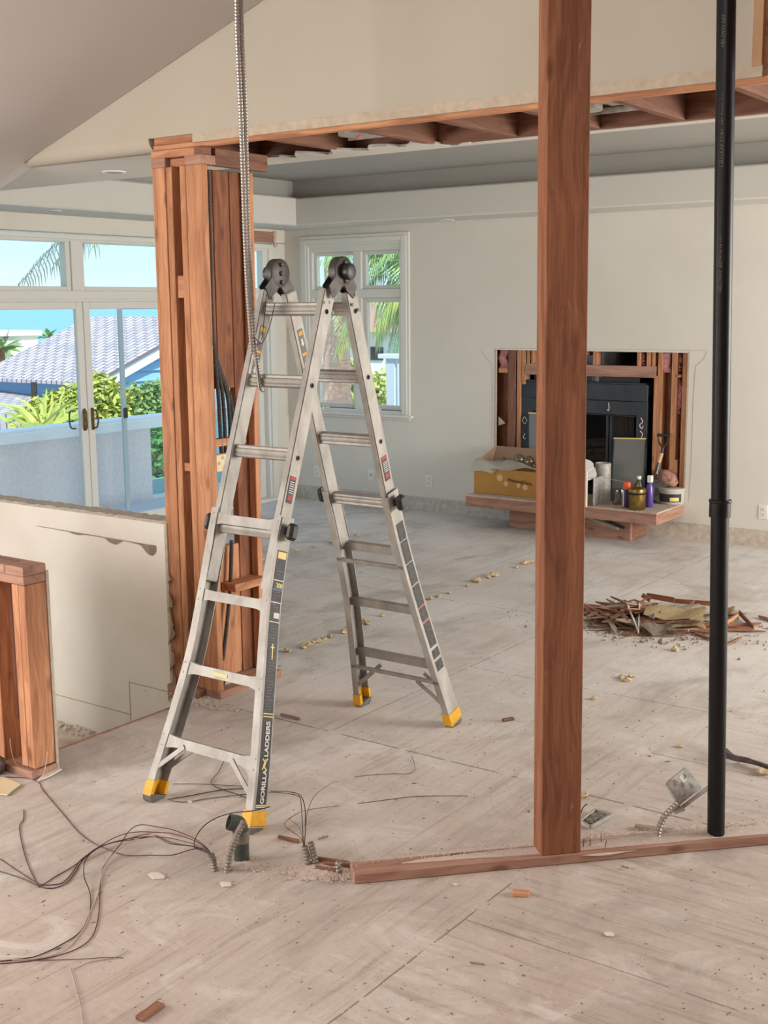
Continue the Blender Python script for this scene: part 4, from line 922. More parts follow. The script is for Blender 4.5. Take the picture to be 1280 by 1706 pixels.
for q, r in (((833, 796), .030), (((843, 806)), .022), ((864, 809), .020), ((875, 812), .026)):
    c = pY(q[0], q[1], cy-.002); mb = MB(); mb.lathe([(r*.86, 0), (r, 0), (r, .001), (r*.86, .001)], c, 22, (0, -1, 0))
    for k in range(8): an = k*math.pi/4; mb.board(c, c+V((math.cos(an), 0, math.sin(an)))*r*.85, .0018, .0008, (0, 1, 0), 0)
    finish('citrus_print', mb, M_INKL, ct)
mb = MB(); rows = []
for i in range(13):
    k = i/12; row = []
    for j in range(9):
        l = j/8; p = V((cx0-.02+(cx1-cx0)*.95*k, cy-.012+cd*.75*l, zt0+.035-.02*k+.022*math.sin(k*9+l*4)+.03*(l**.5)*(1-k)));
        if j == 0: p.z -= (.075 if k < .35 else .02*(1-k)); p.y -= .006
        if j == 1: p.z -= (.01)
        row.append(p)
    rows.append(row)
vv = [mb.verts(r) for r in rows]
for a, b in zip(vv, vv[1:]):
    for k in range(8): mb.face([a[k], a[k+1], b[k+1], b[k]])
bmesh.ops.solidify(mb.bm, geom=mb.bm.faces[:], thickness=.003)
finish('drop_cloth', mb, M_CLOTH, label='crumpled white cloth draped over the top of the mustard carton', category='cloth', smooth=True)
for i, (x, y, r) in enumerate(((840, 768, .035), (850, 770, .03), (866, 765, .050), (882, 768, .048), (888, 776, .035))):
    c = pY(x, y, cy+.2); t = [(0.001, 0), (r*.5, 0)]+[(r*math.sin(a), r*.9-r*math.cos(a)) for a in [math.pi*k/8 for k in range(2, 8)]]+[(r*.45, r*1.9)]
    finish('glass_globe', MB().lathe(t, c-V((0, 0, r)), 18), M_CLEAR, smooth=True, group='glass globes in the carton', label='clear round glass globe lying on the cloth in the mustard carton', category='glass')
# panel board, curved offcuts, duct
p = pz(972, 845, HZ); bx('tile_board', (p.x-.30, p.y, HZ), (pY(977, 845, p.y).x, p.y+.022, pY(972, 785, p.y).z), mat('pale_board', (222, 206, 192), .8), None, .003, label='pale upright board end just right of the tall post on the hearth', category='board')
b = pY(990, 800, p.y+.25); bx('metal_case', (p.x+.03, p.y+.10, HZ), (pY(990, 830, p.y+.10).x, p.y+.32, pY(985, 793, p.y+.2).z), M_STEEL, None, .006, label='grey sheet metal case behind the pale board on the hearth', category='metal box')
for i, (x, y) in enumerate(((972, 776), (975, 784), (977, 790))):
    c = pY(x, y, p.y+.15); mb = MB(); mb.lathe([(.055, 0), (.085, 0), (.085, .006), (.055, .006)], c, 26, (.25, -.5, 1)); finish('trim_ring', mb, M_PLASTW, label=('top', 'middle', 'lowest')[i]+' of the three white plastic light rings piled behind the pale board', category='light trim', smooth=True)
d = pz(1004, 836, HZ); h_ = pY(1004, 771, d.y).z-HZ
mb = MB(); r = .065
secs = [[V((d.x+rr*math.cos(a), d.y+rr*math.sin(a), HZ+.001+z)) for a in [2*math.pi*k/26 for k in range(26)]] for rr, z in ((r, 0), (r, h_), (r-.002, h_), (r-.002, .004))]
mb.loft(secs, cap=False); finish('duct_pipe', mb, M_STEEL, label='short galvanised duct piece standing upright on the hearth', category='duct', smooth=True)
# jar
d = pz(1031, 840, HZ); mb = MB(); mb.lathe([(.052, 0), (.056, .01), (.056, .105), (.052, .125), (.049, .125), (.052, .105), (.052, .01), (.001, .008)], (d.x, d.y, HZ+.001), 24); finish('glass_jar', mb, M_CLEAR, label='empty clear glass jar beside the spray can on the hearth', category='jar', smooth=True)
# spray can
d = pz(1044, 845, HZ); t = thing('spray_can', (d.x, d.y, HZ), 'purple and white spray can with orange cap on the hearth', 'spray can')
r = .031; hh = pY(1044, 803, d.y).z-HZ
finish('can_body', MB().lathe([(r*.9, 0), (r, .004), (r, hh*.72), (r*.85, hh*.74)], d+V((0, 0, .001)), 22), M_PURK, t, smooth=True)
finish('cap', MB().lathe([(r, hh*.72), (r*.98, hh*.98), (r*.9, hh)], d, 22), M_ORAN, t, smooth=True, label='orange cap')
mb = MB(); mb.loft([[V((d.x+(r+.0008)*math.cos(a), d.y+(r+.0008)*math.sin(a), HZ+z)) for a in [math.radians(g) for g in range(195, 265, 10)]] for z in (.008, hh*.68)], closed=False); finish('can_label', mb, M_WHITE, t, label='white label panel')
mb = MB(); mb.tube([d+V((-.02, 0, hh)), d+V((-.22, .03, hh+.012))], .0018, 6); finish('spray_straw', mb, M_WIREP, t)
# clear bottle with blue fluid
d = pz(1064, 838, HZ); t = thing('clear_bottle', (d.x, d.y, HZ), 'clear plastic bottle with pale blue fluid and white cap behind the brass pot', 'bottle'); hh = pY(1064, 793, d.y).z-HZ
finish('bottle_body', MB().lathe([(.046, 0), (.052, .01), (.052, hh*.45), (.034, hh*.68), (.020, hh*.84), (.016, hh*.90)], d, 22), M_BLUEC, t, smooth=True); finish('cap', MB().lathe([(.018, hh*.89), (.018, hh)], d, 16), M_PLASTW, t, smooth=True)
# purple bottle
d = pz(1082, 845, HZ); t = thing('purple_bottle', (d.x, d.y, HZ), 'purple spray bottle with white nozzle on the hearth', 'bottle'); hh = pY(1082, 792, d.y).z-HZ
finish('bottle_body', MB().lathe([(.028, 0), (.031, .006), (.031, hh*.62), (.018, hh*.74), (.014, hh*.78)], d, 20), M_PURP, t, smooth=True)
mb = MB(); mb.box(d+V((-.018, -.018, hh*.78)), d+V((.022, .018, hh)), .005); finish('nozzle', mb, M_PLASTW, t, label='white nozzle')
# pot
d = pz(1063, 848, HZ); t = thing('brass_pot', (d.x, d.y-.02, HZ), 'small aged brass pot with lid at the front of the hearth', 'pot'); d = d+V((0, -.02, 0)); hh = pY(1063, 823, d.y).z-HZ; R_ = .068
finish('pot_body', MB().lathe([(R_*.9, 0), (R_, .01), (R_, hh*.92), (R_*1.05, hh*.95), (R_*1.05, hh)], d, 30), M_BRASS, t, smooth=True)
finish('lid', MB().lathe([(R_*1.02, hh+.012), (R_*1.05, hh+.03), (R_*.95, hh+.045), (R_*.4, hh+.058), (.012, hh+.062), (.012, hh+.075), (.018, hh+.082), (.012, hh+.09)], d, 30), M_BRASS, t, smooth=True)
finish('rim_band', MB().lathe([(R_*.92, hh), (R_*.92, hh+.014)], d, 26), M_FBIN, t, smooth=True)
# shovel
d = pz(1098, 838, HZ); yb_ = d.y; tip = pY(1100, 842, yb_-.02); top = pY(1105, 721, YW-.015)
t = thing('shovel', (tip.x, yb_, HZ), 'shovel with D handle leaning against the studs right of the firebox', 'shovel')
nk = pY(1093, 790, YW-.12); w0 = pY(1098, 771, YW-.09); w1 = pY(1103, 755, YW-.07); yk = pY(1105, 746, YW-.06)
mb = MB(); mb.tube([nk, w0], .016, 12, rfun=lambda i: (.020, .015)[i]); finish('socket', mb, M_DARKM, t, smooth=True)
finish('shaft', MB().tube([w0, w1], .016, 12), mat('ash_handle', (196, 164, 122), .7), t, smooth=True)
mb = MB(); gl, gr = pY(1097.5, 725, YW-.02), pY(1114, 725, YW-.02); mb.tube([w1, yk], .014, 10); mb.tube(crom([yk, pY(1099, 738, YW-.03), gl], 5), .007, 8); mb.tube(crom([yk, pY(1112, 738, YW-.03), gr], 5), .007, 8); mb.tube([gl+V((-.01, 0, .0)), gr+V((.01, 0, 0))], .013, 10); finish('d_grip', mb, M_BLACK, t, smooth=True)
mb = MB(); B = [pY(1086, 800, yb_+.03), pY(1093, 792, yb_+.06), pY(1110, 797, yb_+.03), pY(1111, 815, yb_), pY(1106, 832, yb_-.03), pY(1098, 842, yb_-.04), pY(1089, 832, yb_-.03), pY(1085, 815, yb_)]
B = [V((p_.x, p_.y, max(p_.z, HZ+.006))) for p_ in B]
mb.prism(B, (0, .008, 0)); finish('blade', mb, mat('worn_blade', (132, 132, 128), .45, .6, col2=(104, 100, 94), nscale=20), t)
# bucket and rolled bag
d = pz(1119, 838, HZ); t = thing('paint_bucket', (d.x, d.y, HZ), 'round tub with patterned black label in the right corner of the hearth', 'tub'); r = .105
finish('tub_body', MB().lathe([(r*.94, 0), (r, .01), (r, .105), (r*1.03, .108), (r*1.03, .125), (r*.98, .128)], (d.x, d.y, HZ+.001), 32), M_PLASTW if False else mat('grey_tub', (186, 182, 172), .5), t, smooth=True)
mb = MB(); mb.loft([[V((d.x+(r+.001)*math.cos(a), d.y+(r+.001)*math.sin(a), HZ+z)) for a in [math.radians(g) for g in range(170, 345, 8)]] for z in (.022, .088)], closed=False); finish('tub_label', mb, M_LBL, t, label='black label band')
mb = MB(); mb.loft([[V((d.x+(r+.002)*math.cos(a), d.y+(r+.002)*math.sin(a), HZ+z)) for a in [math.radians(g) for g in range(285, 330, 8)]] for z in (.030, .060)], closed=False); finish('label_patch', mb, M_CREAM, t)
c = pY(1112, 801, d.y); mb = MB(); bmesh.ops.create_icosphere(mb.bm, subdivisions=3, radius=1.0)
for v in mb.bm.verts:
    q = v.co.copy(); k = 1+.16*noise.noise(q*2.3)+.06*noise.noise(q*6); v.co = V((q.x*.095*k, q.y*.06*k, q.z*.062*k)); v.co.rotate(Matrix.Rotation(math.radians(28), 3, 'Y')); v.co += c+V((0, 0, .02))
finish('rolled_bag', mb, mat('patterned_bag', (112, 94, 86), .85, col2=(196, 140, 122), nscale=26, bump=.4), label='crumpled rolled bag resting on the round tub on the hearth', category='bag', smooth=True)
# rods below the slab
p0, p1 = pY(985, 864, 9.03), pY(1030, 881, 8.98); finish('metal_rod', MB().tube([p0, p1], .010, 10), M_STEEL, label='bright metal tube lying under the front lip of the hearth', category='tube', smooth=True)
p0, p1 = pY(1008, 866, 9.06), pY(1040, 880, 9.02); finish('metal_rod', MB().tube([p0, p1], .012, 10), M_HINGE, label='darker metal tube lying behind the bright one under the hearth', category='tube', smooth=True)
# scored wall lines round the opening and torn edges
t = thing('scored_outline', (ox0-.06, YW, HZ), 'scored and chipped drywall edge around the fireplace opening', 'wall damage')
def line(name, pts, r, m, par): mb = MB(); mb.tube([pY(x, y, YW-.0005) for x, y in pts], r, 4); finish(name, mb, m, par)
line('score_line', [(803, 583), (806, 590), (812, 598), (820, 606), (821.5, 660), (820, 738)], .0022, M_GYP, t); line('score_line', [(830, 580), (960, 581), (1100, 583), (1180, 584)], .0020, M_GYP, t)
line('score_line', [(1178, 586), (1174, 598), (1160, 610), (1156, 660), (1152, 780), (1148, 836)], .0022, M_GYP, t)
bx('cut_edge', (ox0-.012, YW-.002, HZ), (ox0+.002, YW+.018, oz1+.01), M_GYP, t); bx('cut_edge', (ox1-.002, YW-.002, HZ), (ox1+.012, YW+.018, oz1+.01), M_GYP, t)
mb = MB(); mb.prism([pY(831, 694, YW+.004), pY(842, 705, YW-.01), pY(831, 709, YW+.004)], (0, .003, 0)); finish('paper_flap', mb, M_PAPER, t)
# outlets
def outlet(x, y, lab, kind=0):
    p = pY(x, y, YW); t = thing('wall_outlet', (p.x, YW, p.z-.057), lab, 'outlet')
    bx('cover_plate', (p.x-.036, YW-.006, p.z-.057), (p.x+.036, YW-.0005, p.z+.057), M_PLASTW, t, .002)
    for dz in ((.021, -.021) if kind == 0 else (0,)):
        bx('receptacle', (p.x-.017, YW-.0085, p.z+dz-.015), (p.x+.017, YW-.006, p.z+dz+.015), M_TRIM, t, .001)
        if kind == 0:
            for dx in (-.006, .006): bx('slot', (p.x+dx-.001, YW-.0092, p.z+dz-.004), (p.x+dx+.001, YW-.0084, p.z+dz+.006), M_BLACK, t)
        else: finish('jack', MB().lathe([(.006, 0), (.006, .003), (.001, .004)], (p.x, YW-.0085, p.z), 12, (0, -1, 0)), M_BLACK, t)
outlet(528, 785.5, 'white double outlet on the far wall seen between the ladder legs, nearest the corner'); outlet(619, 791, 'white cable jack plate on the far wall behind the ladder', 1); outlet(715, 801.5, 'white double outlet on the far wall right of the ladder'); outlet(1272, 853, 'white double outlet on the far wall right of the black pipe')

# ================================================================== FLOOR ITEMS near the plate
def at_floor(x, y, z=0): return pz(x, y, z)
# bent drain stub and its conduit
b = pz(403, 1433); top = V((b.x, b.y, .10)); op = at(381, 1369, (top-C0).dot(fwd)-.02)
t = thing('drain_stub', b, 'dark green drain pipe stub with an angled open elbow on the near floor', 'pipe')
M_DG = mat('dark_green_pipe', (62, 72, 68), .5, col2=(84, 90, 84), nscale=30)
finish('riser', MB().cyl(b, top, .027, n=24), M_DG, t, smooth=True)
finish('dust_band', MB().cyl(top-V((0, 0, .03)), top+V((0, 0, .012)), .0285, n=24), M_FLEXD, t, smooth=True)
ax = (op-top).normalized(); mb = MB(); el = crom([top, top+V((0, 0, .025))+ax*.012, top+(op-top)*.62+V((0, 0, .012)), op], 6); n_ = 24; secs = []
for i, p in enumerate(el):
    d_ = (el[min(i+1, len(el)-1)]-el[max(i-1, 0)]).normalized(); u_ = d_.cross(V((.3, .9, 0))).normalized(); w_ = d_.cross(u_)
    secs.append([p+(u_*math.cos(a)+w_*math.sin(a))*.0285 for a in [2*math.pi*k/n_ for k in range(n_)]])
ed = secs[-1]; cc = sum(ed, V((0, 0, 0)))/n_; secs.append([cc+(p-cc)*.88 for p in ed]); secs.append([cc+(p-cc)*.86-d_*.05 for p in ed]); mb.loft(secs, cap=False); mb.face(mb.verts(secs[-1]))
finish('elbow', mb, M_DG, t, smooth=True)
def fconduit(pts, r, lab, extra=None):
    mb = MB(); flex(mb, pts, r, r*.95, 12, .22); return finish('flexible_conduit', mb, M_FLEXD, label=lab, category='conduit')
b = pz(378, 1453); dd = (b-C0).dot(fwd); fconduit([b, at(383, 1425, dd), at(393, 1395, dd), at(407, 1368, dd)], .0125, 'grey flexible conduit leaning against the green drain stub')
b = pz(358, 1450); dd = (b-C0).dot(fwd); wend = at(352, 1424, dd-.01); fconduit([b, at(356, 1437, dd), wend], .0125, 'short grey flexible conduit with a bundle of wires coming out')
b = pz(514, 1442); dd = (b-C0).dot(fwd); fconduit([b, at(511, 1425, dd), at(507, 1409, dd)], .0125, 'left one of two upright grey conduits, with thin wires rising from it'); c2top = at(507, 1409, dd); c2d = dd
b = pz(526, 1441); dd = (b-C0).dot(fwd); fconduit([b, at(522, 1420, dd), at(517.5, 1403, dd)], .0125, 'right one of two upright grey conduits, open and empty')
b = pz(566, 1456); dd = (b-C0).dot(fwd); fconduit([b, at(564, 1445, dd), at(564, 1434, dd)], .0120, 'shortest grey conduit stub beside the left end of the bottom plate')
for (p_, q_, lab) in ((pz(527, 1432, .008), pz(582, 1440, .008), 'split brown lath behind the conduit stubs'), (pz(540, 1441, .008), pz(597, 1444, .008), 'second brown lath lying toward the end of the bottom plate'), (pz(523, 1447, .006), pz(560, 1452, .006), 'thin lath splinter in the sawdust between conduits')):
    board('lath_piece', p_, q_, .022, .012, (0, 0, 1), M_LATH, None, .002, label=lab, category='lath')
h = MB(); h.lathe([(.012, 0), (.016, .002), (.010, .005)], pz(544, 1447, .001), 12); finish('knot_hole', h, M_DARK, label='small dark hole in the floor between the conduit stubs', category='hole')

def wire(pts, r=.0018, m=M_WIREM, lab='', n=6, lift=None):
    mb = MB(); mb.tube(crom(pts, n), r, 6); return finish('wire', mb, m, smooth=True, label=lab, category='wire')
def zz(pts, hs): return [pz(x/2.783, 1280+y/2.783, hs(i/(len(pts)-1))+.0025) for i, (x, y) in enumerate(pts)]
def arch(h, k0=.0): return lambda t: h*max(0, 1-t/.55)**1.2 if t > .08 else h*.9
st_ = [wend]
ws = [
 ([(960, 370), (900, 325), (800, 285), (720, 270), (650, 262), (600, 290), (560, 350), (520, 400), (480, 460), (465, 540), (460, 640), (450, 720), (420, 790), (350, 840), (240, 875), (120, 895), (0, 905)], M_WIREM, 'maroon wire from the near conduit with the highest arch, running off at the lower left'),
 ([(960, 375), (900, 335), (800, 303), (740, 298), (640, 295), (560, 310), (480, 350), (400, 410), (330, 460), (260, 500), (190, 545), (172, 535), (120, 420), (90, 280), (108, 240), (110, 192)], M_WIREM, 'maroon wire that doubles back and ends pointing up beside the stub wall'),
 ([(955, 380), (900, 362), (800, 345), (700, 305), (600, 325), (500, 350), (430, 385), (370, 430), (330, 490), (290, 530), (240, 540), (180, 535), (90, 480), (0, 420)], M_WIREM, 'maroon wire leaving the left frame edge, upper one of the pair at mid height'),
 ([(950, 382), (880, 360), (790, 350), (720, 318), (620, 330), (520, 345), (440, 375), (380, 430), (350, 480), (310, 530), (250, 555), (190, 550), (100, 510), (0, 478)], M_WIREK, 'black wire leaving the left frame edge, lower one of the pair at mid height'),
 ([(960, 380), (900, 350), (820, 325), (730, 305), (640, 325), (560, 370), (500, 430), (470, 500), (450, 590), (420, 660), (400, 720), (360, 780), (300, 840), (180, 880), (0, 890)], M_WIREP, 'pale wire looping down beside the maroon ones to the lower left'),
 ([(960, 378), (880, 345), (760, 320), (640, 320), (520, 345), (440, 380), (395, 430), (390, 500), (415, 570), (420, 640), (410, 690), (370, 760), (280, 820), (170, 870), (80, 885), (0, 895)], M_WIREK, 'black wire with the leftmost sweep of the loops running to the lower left'),
]
for i, (p_, m_, lab) in enumerate(ws): wire([wend]+zz(p_, arch(.05+.012*i)), .0017, m_, lab)
wire([wend]+zz([(940, 385), (900, 374), (800, 402), (700, 403), (600, 405), (550, 395), (500, 375), (450, 355), (400, 325), (350, 280), (300, 220), (240, 150), (195, 95), (180, 65), (120, 45), (0, 40)], lambda t: .02*max(0, 1-3*t)), .0018, M_WIREM, 'maroon wire running back across the floor to the foot of the stub wall')
dd = (wend-C0).dot(fwd)
wire([wend, at(340, 1414, dd), at(325, 1412, dd), at(326, 1396, dd), at(340, 1376, dd), at(362, 1362, dd), at(390, 1354, dd-.04), at(420, 1351, dd-.06), at(450, 1344, dd-.04)], .0018, M_WIREK, 'black wire arching up from the near conduit past the ladder foot')
wire([pz(x, y, .003) for x, y in ((60, 1600), (130, 1598), (180, 1595), (206, 1596))], .001, M_WIREK, 'hair-thin dark wire lying on the near floor, lower left')
wire([pz(x, y, .003) for x, y in ((124, 1615), (150, 1603), (185, 1597), (205, 1590), (213, 1582))], .001, M_FLEXD, 'hair-thin grey wire with an upturned tip, lower left')
wire([pz(x, y, .003) for x, y in ((118, 1612), (126, 1640), (134, 1670), (140, 1706))], .001, M_FLEXD, 'hair-thin grey wire running off the bottom edge of the frame')
fl = lambda x, y: pz(x, y, .004)
d2 = c2d
wire([fl(280, 1332), fl(320, 1325), fl(370, 1316), fl(410, 1314), fl(453, 1318), at(480, 1319, d2+.03), at(500, 1325, d2), at(508, 1345, d2), at(509, 1380, d2), c2top], .0016, M_WIREK, 'dark wire from the left yellow ladder foot to the upright conduit, rear one')
wire([fl(285, 1334), fl(310, 1336), fl(350, 1330), fl(410, 1323), fl(450, 1320), at(478, 1322, d2+.03), at(498, 1327, d2), at(502, 1340, d2), at(504, 1375, d2), c2top+V((-.003, 0, 0))], .0016, M_DG, 'dark wire from the left yellow ladder foot to the upright conduit, front one')
wire([fl(288, 1306), fl(330, 1306), fl(370, 1308), fl(412, 1310)], .0013, M_WIREM, 'thin reddish wire lying behind the front ladder feet')
wire([fl(375, 1263), fl(365, 1285), fl(352, 1302), fl(362, 1312), fl(400, 1325), fl(428, 1337)], .0016, M_WIREK, 'bent dark wire on the floor under the lowest ladder rung')
wire([c2top, at(510, 1370, d2), at(514, 1348, d2), at(528, 1322, d2+.05), fl(560, 1302), fl(600, 1293), fl(650, 1289), fl(680, 1289), fl(691, 1283), fl(690, 1270), fl(686, 1260)], .0012, M_BRASS, 'thin copper wire curving from the upright conduit toward the back ladder feet')
wire([c2top, at(500, 1395, d2), at(482, 1382, d2), at(474, 1373, d2), at(485, 1362, d2), at(510, 1350, d2), fl(560, 1343), fl(610, 1337), fl(680, 1328), fl(720, 1326), fl(780, 1326)], .0013, M_BRASS, 'long thin copper wire lying right from the upright conduit')
wire([c2top, at(498, 1378, d2), at(484, 1366, d2), at(486, 1362, d2)], .0009, M_BRASS, 'shortest thin copper wire curling left at the upright conduit')

# electrical box on flex conduit by the pipe
b = pz(1096, 1399, .03); dd = (b-C0).dot(fwd)
t = thing('metal_junction_box', b, 'galvanised square junction box tilted on a short flexible conduit beside the black pipe', 'electrical box')
c_ = [at(1109.4, 1303.4, dd+.02), at(1142.2, 1276.8, dd+.075), at(1170.5, 1311, dd+.055), at(1131.9, 1340, dd)]
back = (c_[1]-c_[0]).cross(c_[3]-c_[0]).normalized()
if back.dot(fwd) < 0: back = -back
back = (back + rgt*.45 + upv*.05).normalized()*.05
mb = MB(); mb.prism(c_, back); bmesh.ops.bevel(mb.bm, geom=mb.bm.edges[:], offset=.003, segments=2, affect='EDGES'); finish('box_shell', mb, M_STEEL, t)
ux, uy = (c_[1]-c_[0]), (c_[3]-c_[0]); nn_ = -back.normalized()
for a, bb, r in ((.30, .25, .012), (.72, .28, .010), (.28, .70, .012), (.72, .72, .012), (.5, .48, .010)):
    finish('knockout', MB().lathe([(r, 0), (r, .0018), (r*.82, .0018), (r*.8, .0006)], c_[0]+ux*a+uy*bb, 16, nn_), M_STEEL, t)
mb = MB(); mb.board(c_[0]+ux*.62+uy*.16+nn_*.001, c_[0]+ux*.70+uy*.45+nn_*.001, .022, .001, ux, 0); finish('sticker', mb, M_WHITE, t)
mb = MB(); g0, g1 = at(1188, 1306, dd+.03), at(1127, 1353, dd+.02); mb.board(g0, g1, .020, .004, fwd+upv*.4, .001); e0, e1 = at(1122, 1353, dd), at(1140, 1346, dd+.01); mb.board(e0, e1, .022, .003, fwd+upv, .001); finish('mounting_bracket', mb, M_STEEL, t)
mb = MB(); flex(mb, [b, at(1098, 1382, dd), at(1108, 1360, dd), at(1131, 1337, dd+.01)], .0125, .0125, 12, .22); finish('flexible_conduit', mb, M_FLEX, t)
# mud ring plate with plaster, nails, scraps
p = pz(996, 1366); t = thing('floor_box', (p.x, p.y, 0), 'flat grey metal floor box filled with rubble beside the tall post', 'electrical box')
q = [pz(966, 1373), pz(992, 1353), pz(1020, 1362), pz(984, 1382)]
mb = MB(); mb.prism(q, (0, 0, .006)); finish('base_plate', mb, M_STEEL, t)
for a, bb in zip(q, q[1:]+q[:1]): finish('rim', MB().board(a+V((0, 0, .010)), bb+V((0, 0, .010)), .012, .010, (0, 0, 1), .001), M_STEEL, t)
mb = MB()
for i in range(90):
    u_, v_ = random.uniform(.15, .85), random.uniform(.15, .85); c = q[0].lerp(q[1], u_).lerp(q[3].lerp(q[2], u_), v_); s_ = random.uniform(.002, .006); mb.box(c+V((-s_, -s_, .004)), c+V((s_, s_, .008+s_)))
finish('rubble', mb, M_FLEXD, t, kind='stuff')
wire([pz(966, 1360, .02), pz(972, 1345, .05), at(978, 1340, 4.2)], .0022, M_WIREK, 'bent dark wire sticking out beside the floor box at the post foot')
for i, (x, y, dx) in enumerate(((972, 1413, 2), (983, 1412, 2), (1002, 1405, 0), (1008, 1414, 4))):
    b = pz(x, y, .036); d_ = (b-C0).dot(fwd); finish('nail', MB().tube([b, at(x+dx*.7, y-17+(i % 2)*3, d_)], .0016, 6), M_LATH, label='rusty upright nail in the bottom plate right of the tall post', category='nail', group='nails standing in the bottom plate')
for (q0, q1, w_, m_, lab) in (((1058, 1377), (1122, 1385), .030, M_LATHG, 'grey pointed lath lying on the floor behind the bent flex conduit'), ((1154, 1385), (1190, 1380), .022, M_LATH, 'short brown lath end just left of the black pipe foot'), ((464, 1394), (498, 1402), .012, M_LATH, 'thin brown lath left of the upright conduits'), ((530, 1398), (547, 1393), .006, M_LATHG, 'thin dark splinter right of the upright conduits'),
                           ((232, 1698), (268, 1672), .030, M_LATH, 'broken reddish wood chunk at the bottom edge of the near floor'), ((854, 1487), (882, 1489), .030, M_WOOD, 'small orange wood block on the floor in front of the bottom plate'), ((783, 1603), (808, 1607), .005, M_LATHG, 'short dark twig on the near floor, lower right'),
                           ((1035, 1443), (1048, 1446), .006, M_LATHG, 'tiny nail on the floor in front of the bottom plate'), ((838, 1200), (856, 1197), .02, M_LATH, 'small wood chip left of the tall post behind the plate'), ((1205, 1255), (1215, 1262), .02, M_LATHG, 'small scrap by the strap behind the pipe'), ((468, 1190), (500, 1198), .012, M_LATHG, 'grey splinter on the subfloor seam right of the near ladder leg')):
    a, b = pz(*q0, .007), pz(*q1, .007); board('wood_scrap', a, b, w_, min(.012, w_), V((0, 0, 1)).cross(b-a), m_, None, .0015, label=lab, category='wood scrap')
for (x, y, r, lab) in ((377, 1475, .022, 'flat white plaster flake in front of the bent conduits'), (262, 1461, .03, 'narrow white plaster flake left of the wire loops'), (760, 1475, .008, 'white pebble of plaster in front of the plate left end'), (1016, 1558, .014, 'pale plaster flake on the near floor at right'), (316, 1337, .010, 'round plaster pebble between the front ladder feet')):
    p = pz(x, y); mb = MB(); K = 9; mb.prism([V((p.x+r*random.uniform(.7, 1.1)*math.cos(2*math.pi*k/K)*1.2, p.y+r*random.uniform(.7, 1.1)*math.sin(2*math.pi*k/K)*.8, .0015)) for k in range(K)], (0, 0, .004)); finish('plaster_flake', mb, M_CHIP, label=lab, category='plaster')
mb = MB(); mb.prism([pz(-12, 1296, .006), pz(8, 1297, .004), pz(34, 1308, .004), pz(12, 1326, .004), pz(-15, 1322, .006)], (0, 0, .006)); finish('tile_scrap', mb, M_CRB, label='cream tile scrap on the floor in front of the stub wall', category='tile')
c = pz(0, 1280, .03); mb = MB(); bmesh.ops.create_icosphere(mb.bm, subdivisions=3, radius=1)
for v in mb.bm.verts: q = v.co.copy(); k = 1+.3*noise.noise(q*1.9); v.co = c+V((-.03+q.x*.05*k, -.0+q.y*.035*k, .01+q.z*.045*k))
finish('grey_glove', mb, M_GREY, label='crumpled grey cloth bundle at the left frame edge before the stub wall', category='cloth', smooth=True)
for pts, lab in (([(40, 1291), (25, 1270), (18, 1245), (17, 1230)], 'thin pale stick rising in the stub wall bay'),):
    dd = (pz(40, 1291)-C0).dot(fwd); wire([at(x, y, dd+.02) for x, y in pts], .0018, M_WIREP, lab)
dd = (pz(70, 1300)-C0).dot(fwd); wire([at(x, y, dd-.02) for x, y in ((66, 1300), (72, 1292), (77, 1270), (79, 1252))], .0018, M_WIREP, 'pale string standing up at the corner of the stub wall')
mb = MB(); mb.prism([pz(62, 1303, .003), pz(72, 1290, .003), pz(95, 1280, .003), pz(103, 1283, .003), pz(80, 1296, .003)], (0, 0, .005)); finish('paper_scrap', mb, M_CLOTH, label='white paper scrap at the foot of the stub wall corner', category='paper')
# strap on the floor right
mb = MB(); P = crom([pz(1203, 1248, .012), pz(1218, 1262, .02), pz(1245, 1268, .015), pz(1262, 1272, .02), pz(1300, 1284, .012), pz(1340, 1290, .012)], 8); secs = []
for i, p in enumerate(P):
    d_ = (P[min(i+1, len(P)-1)]-P[max(i-1, 0)]).normalized(); s_ = V((0, 0, 1)).cross(d_); an = i*.22; w_ = s_*math.cos(an*.4)+V((0, 0, 1))*math.sin(an*.4)*.5
    secs.append([p+w_*.022+V((0, 0, .004)), p+V((0, 0, .012)), p-w_*.022+V((0, 0, .004)), p-V((0, 0, .010))])
mb.loft(secs); finish('cloth_strap', mb, M_HOSE, label='dark grey twisted cloth strap on the floor right of the black pipe', category='strap', smooth=True)
# cover plate in column foot
p = pX(384, 1140, -4.12); finish('steel_plate', MB().lathe([(.040, 0), (.045, .001), (.045, .004), (.001, .004)], p, 24, (1, 0, 0)), M_STEEL, label='round grey steel plate leaning in the foot of the stud column', category='metal plate')

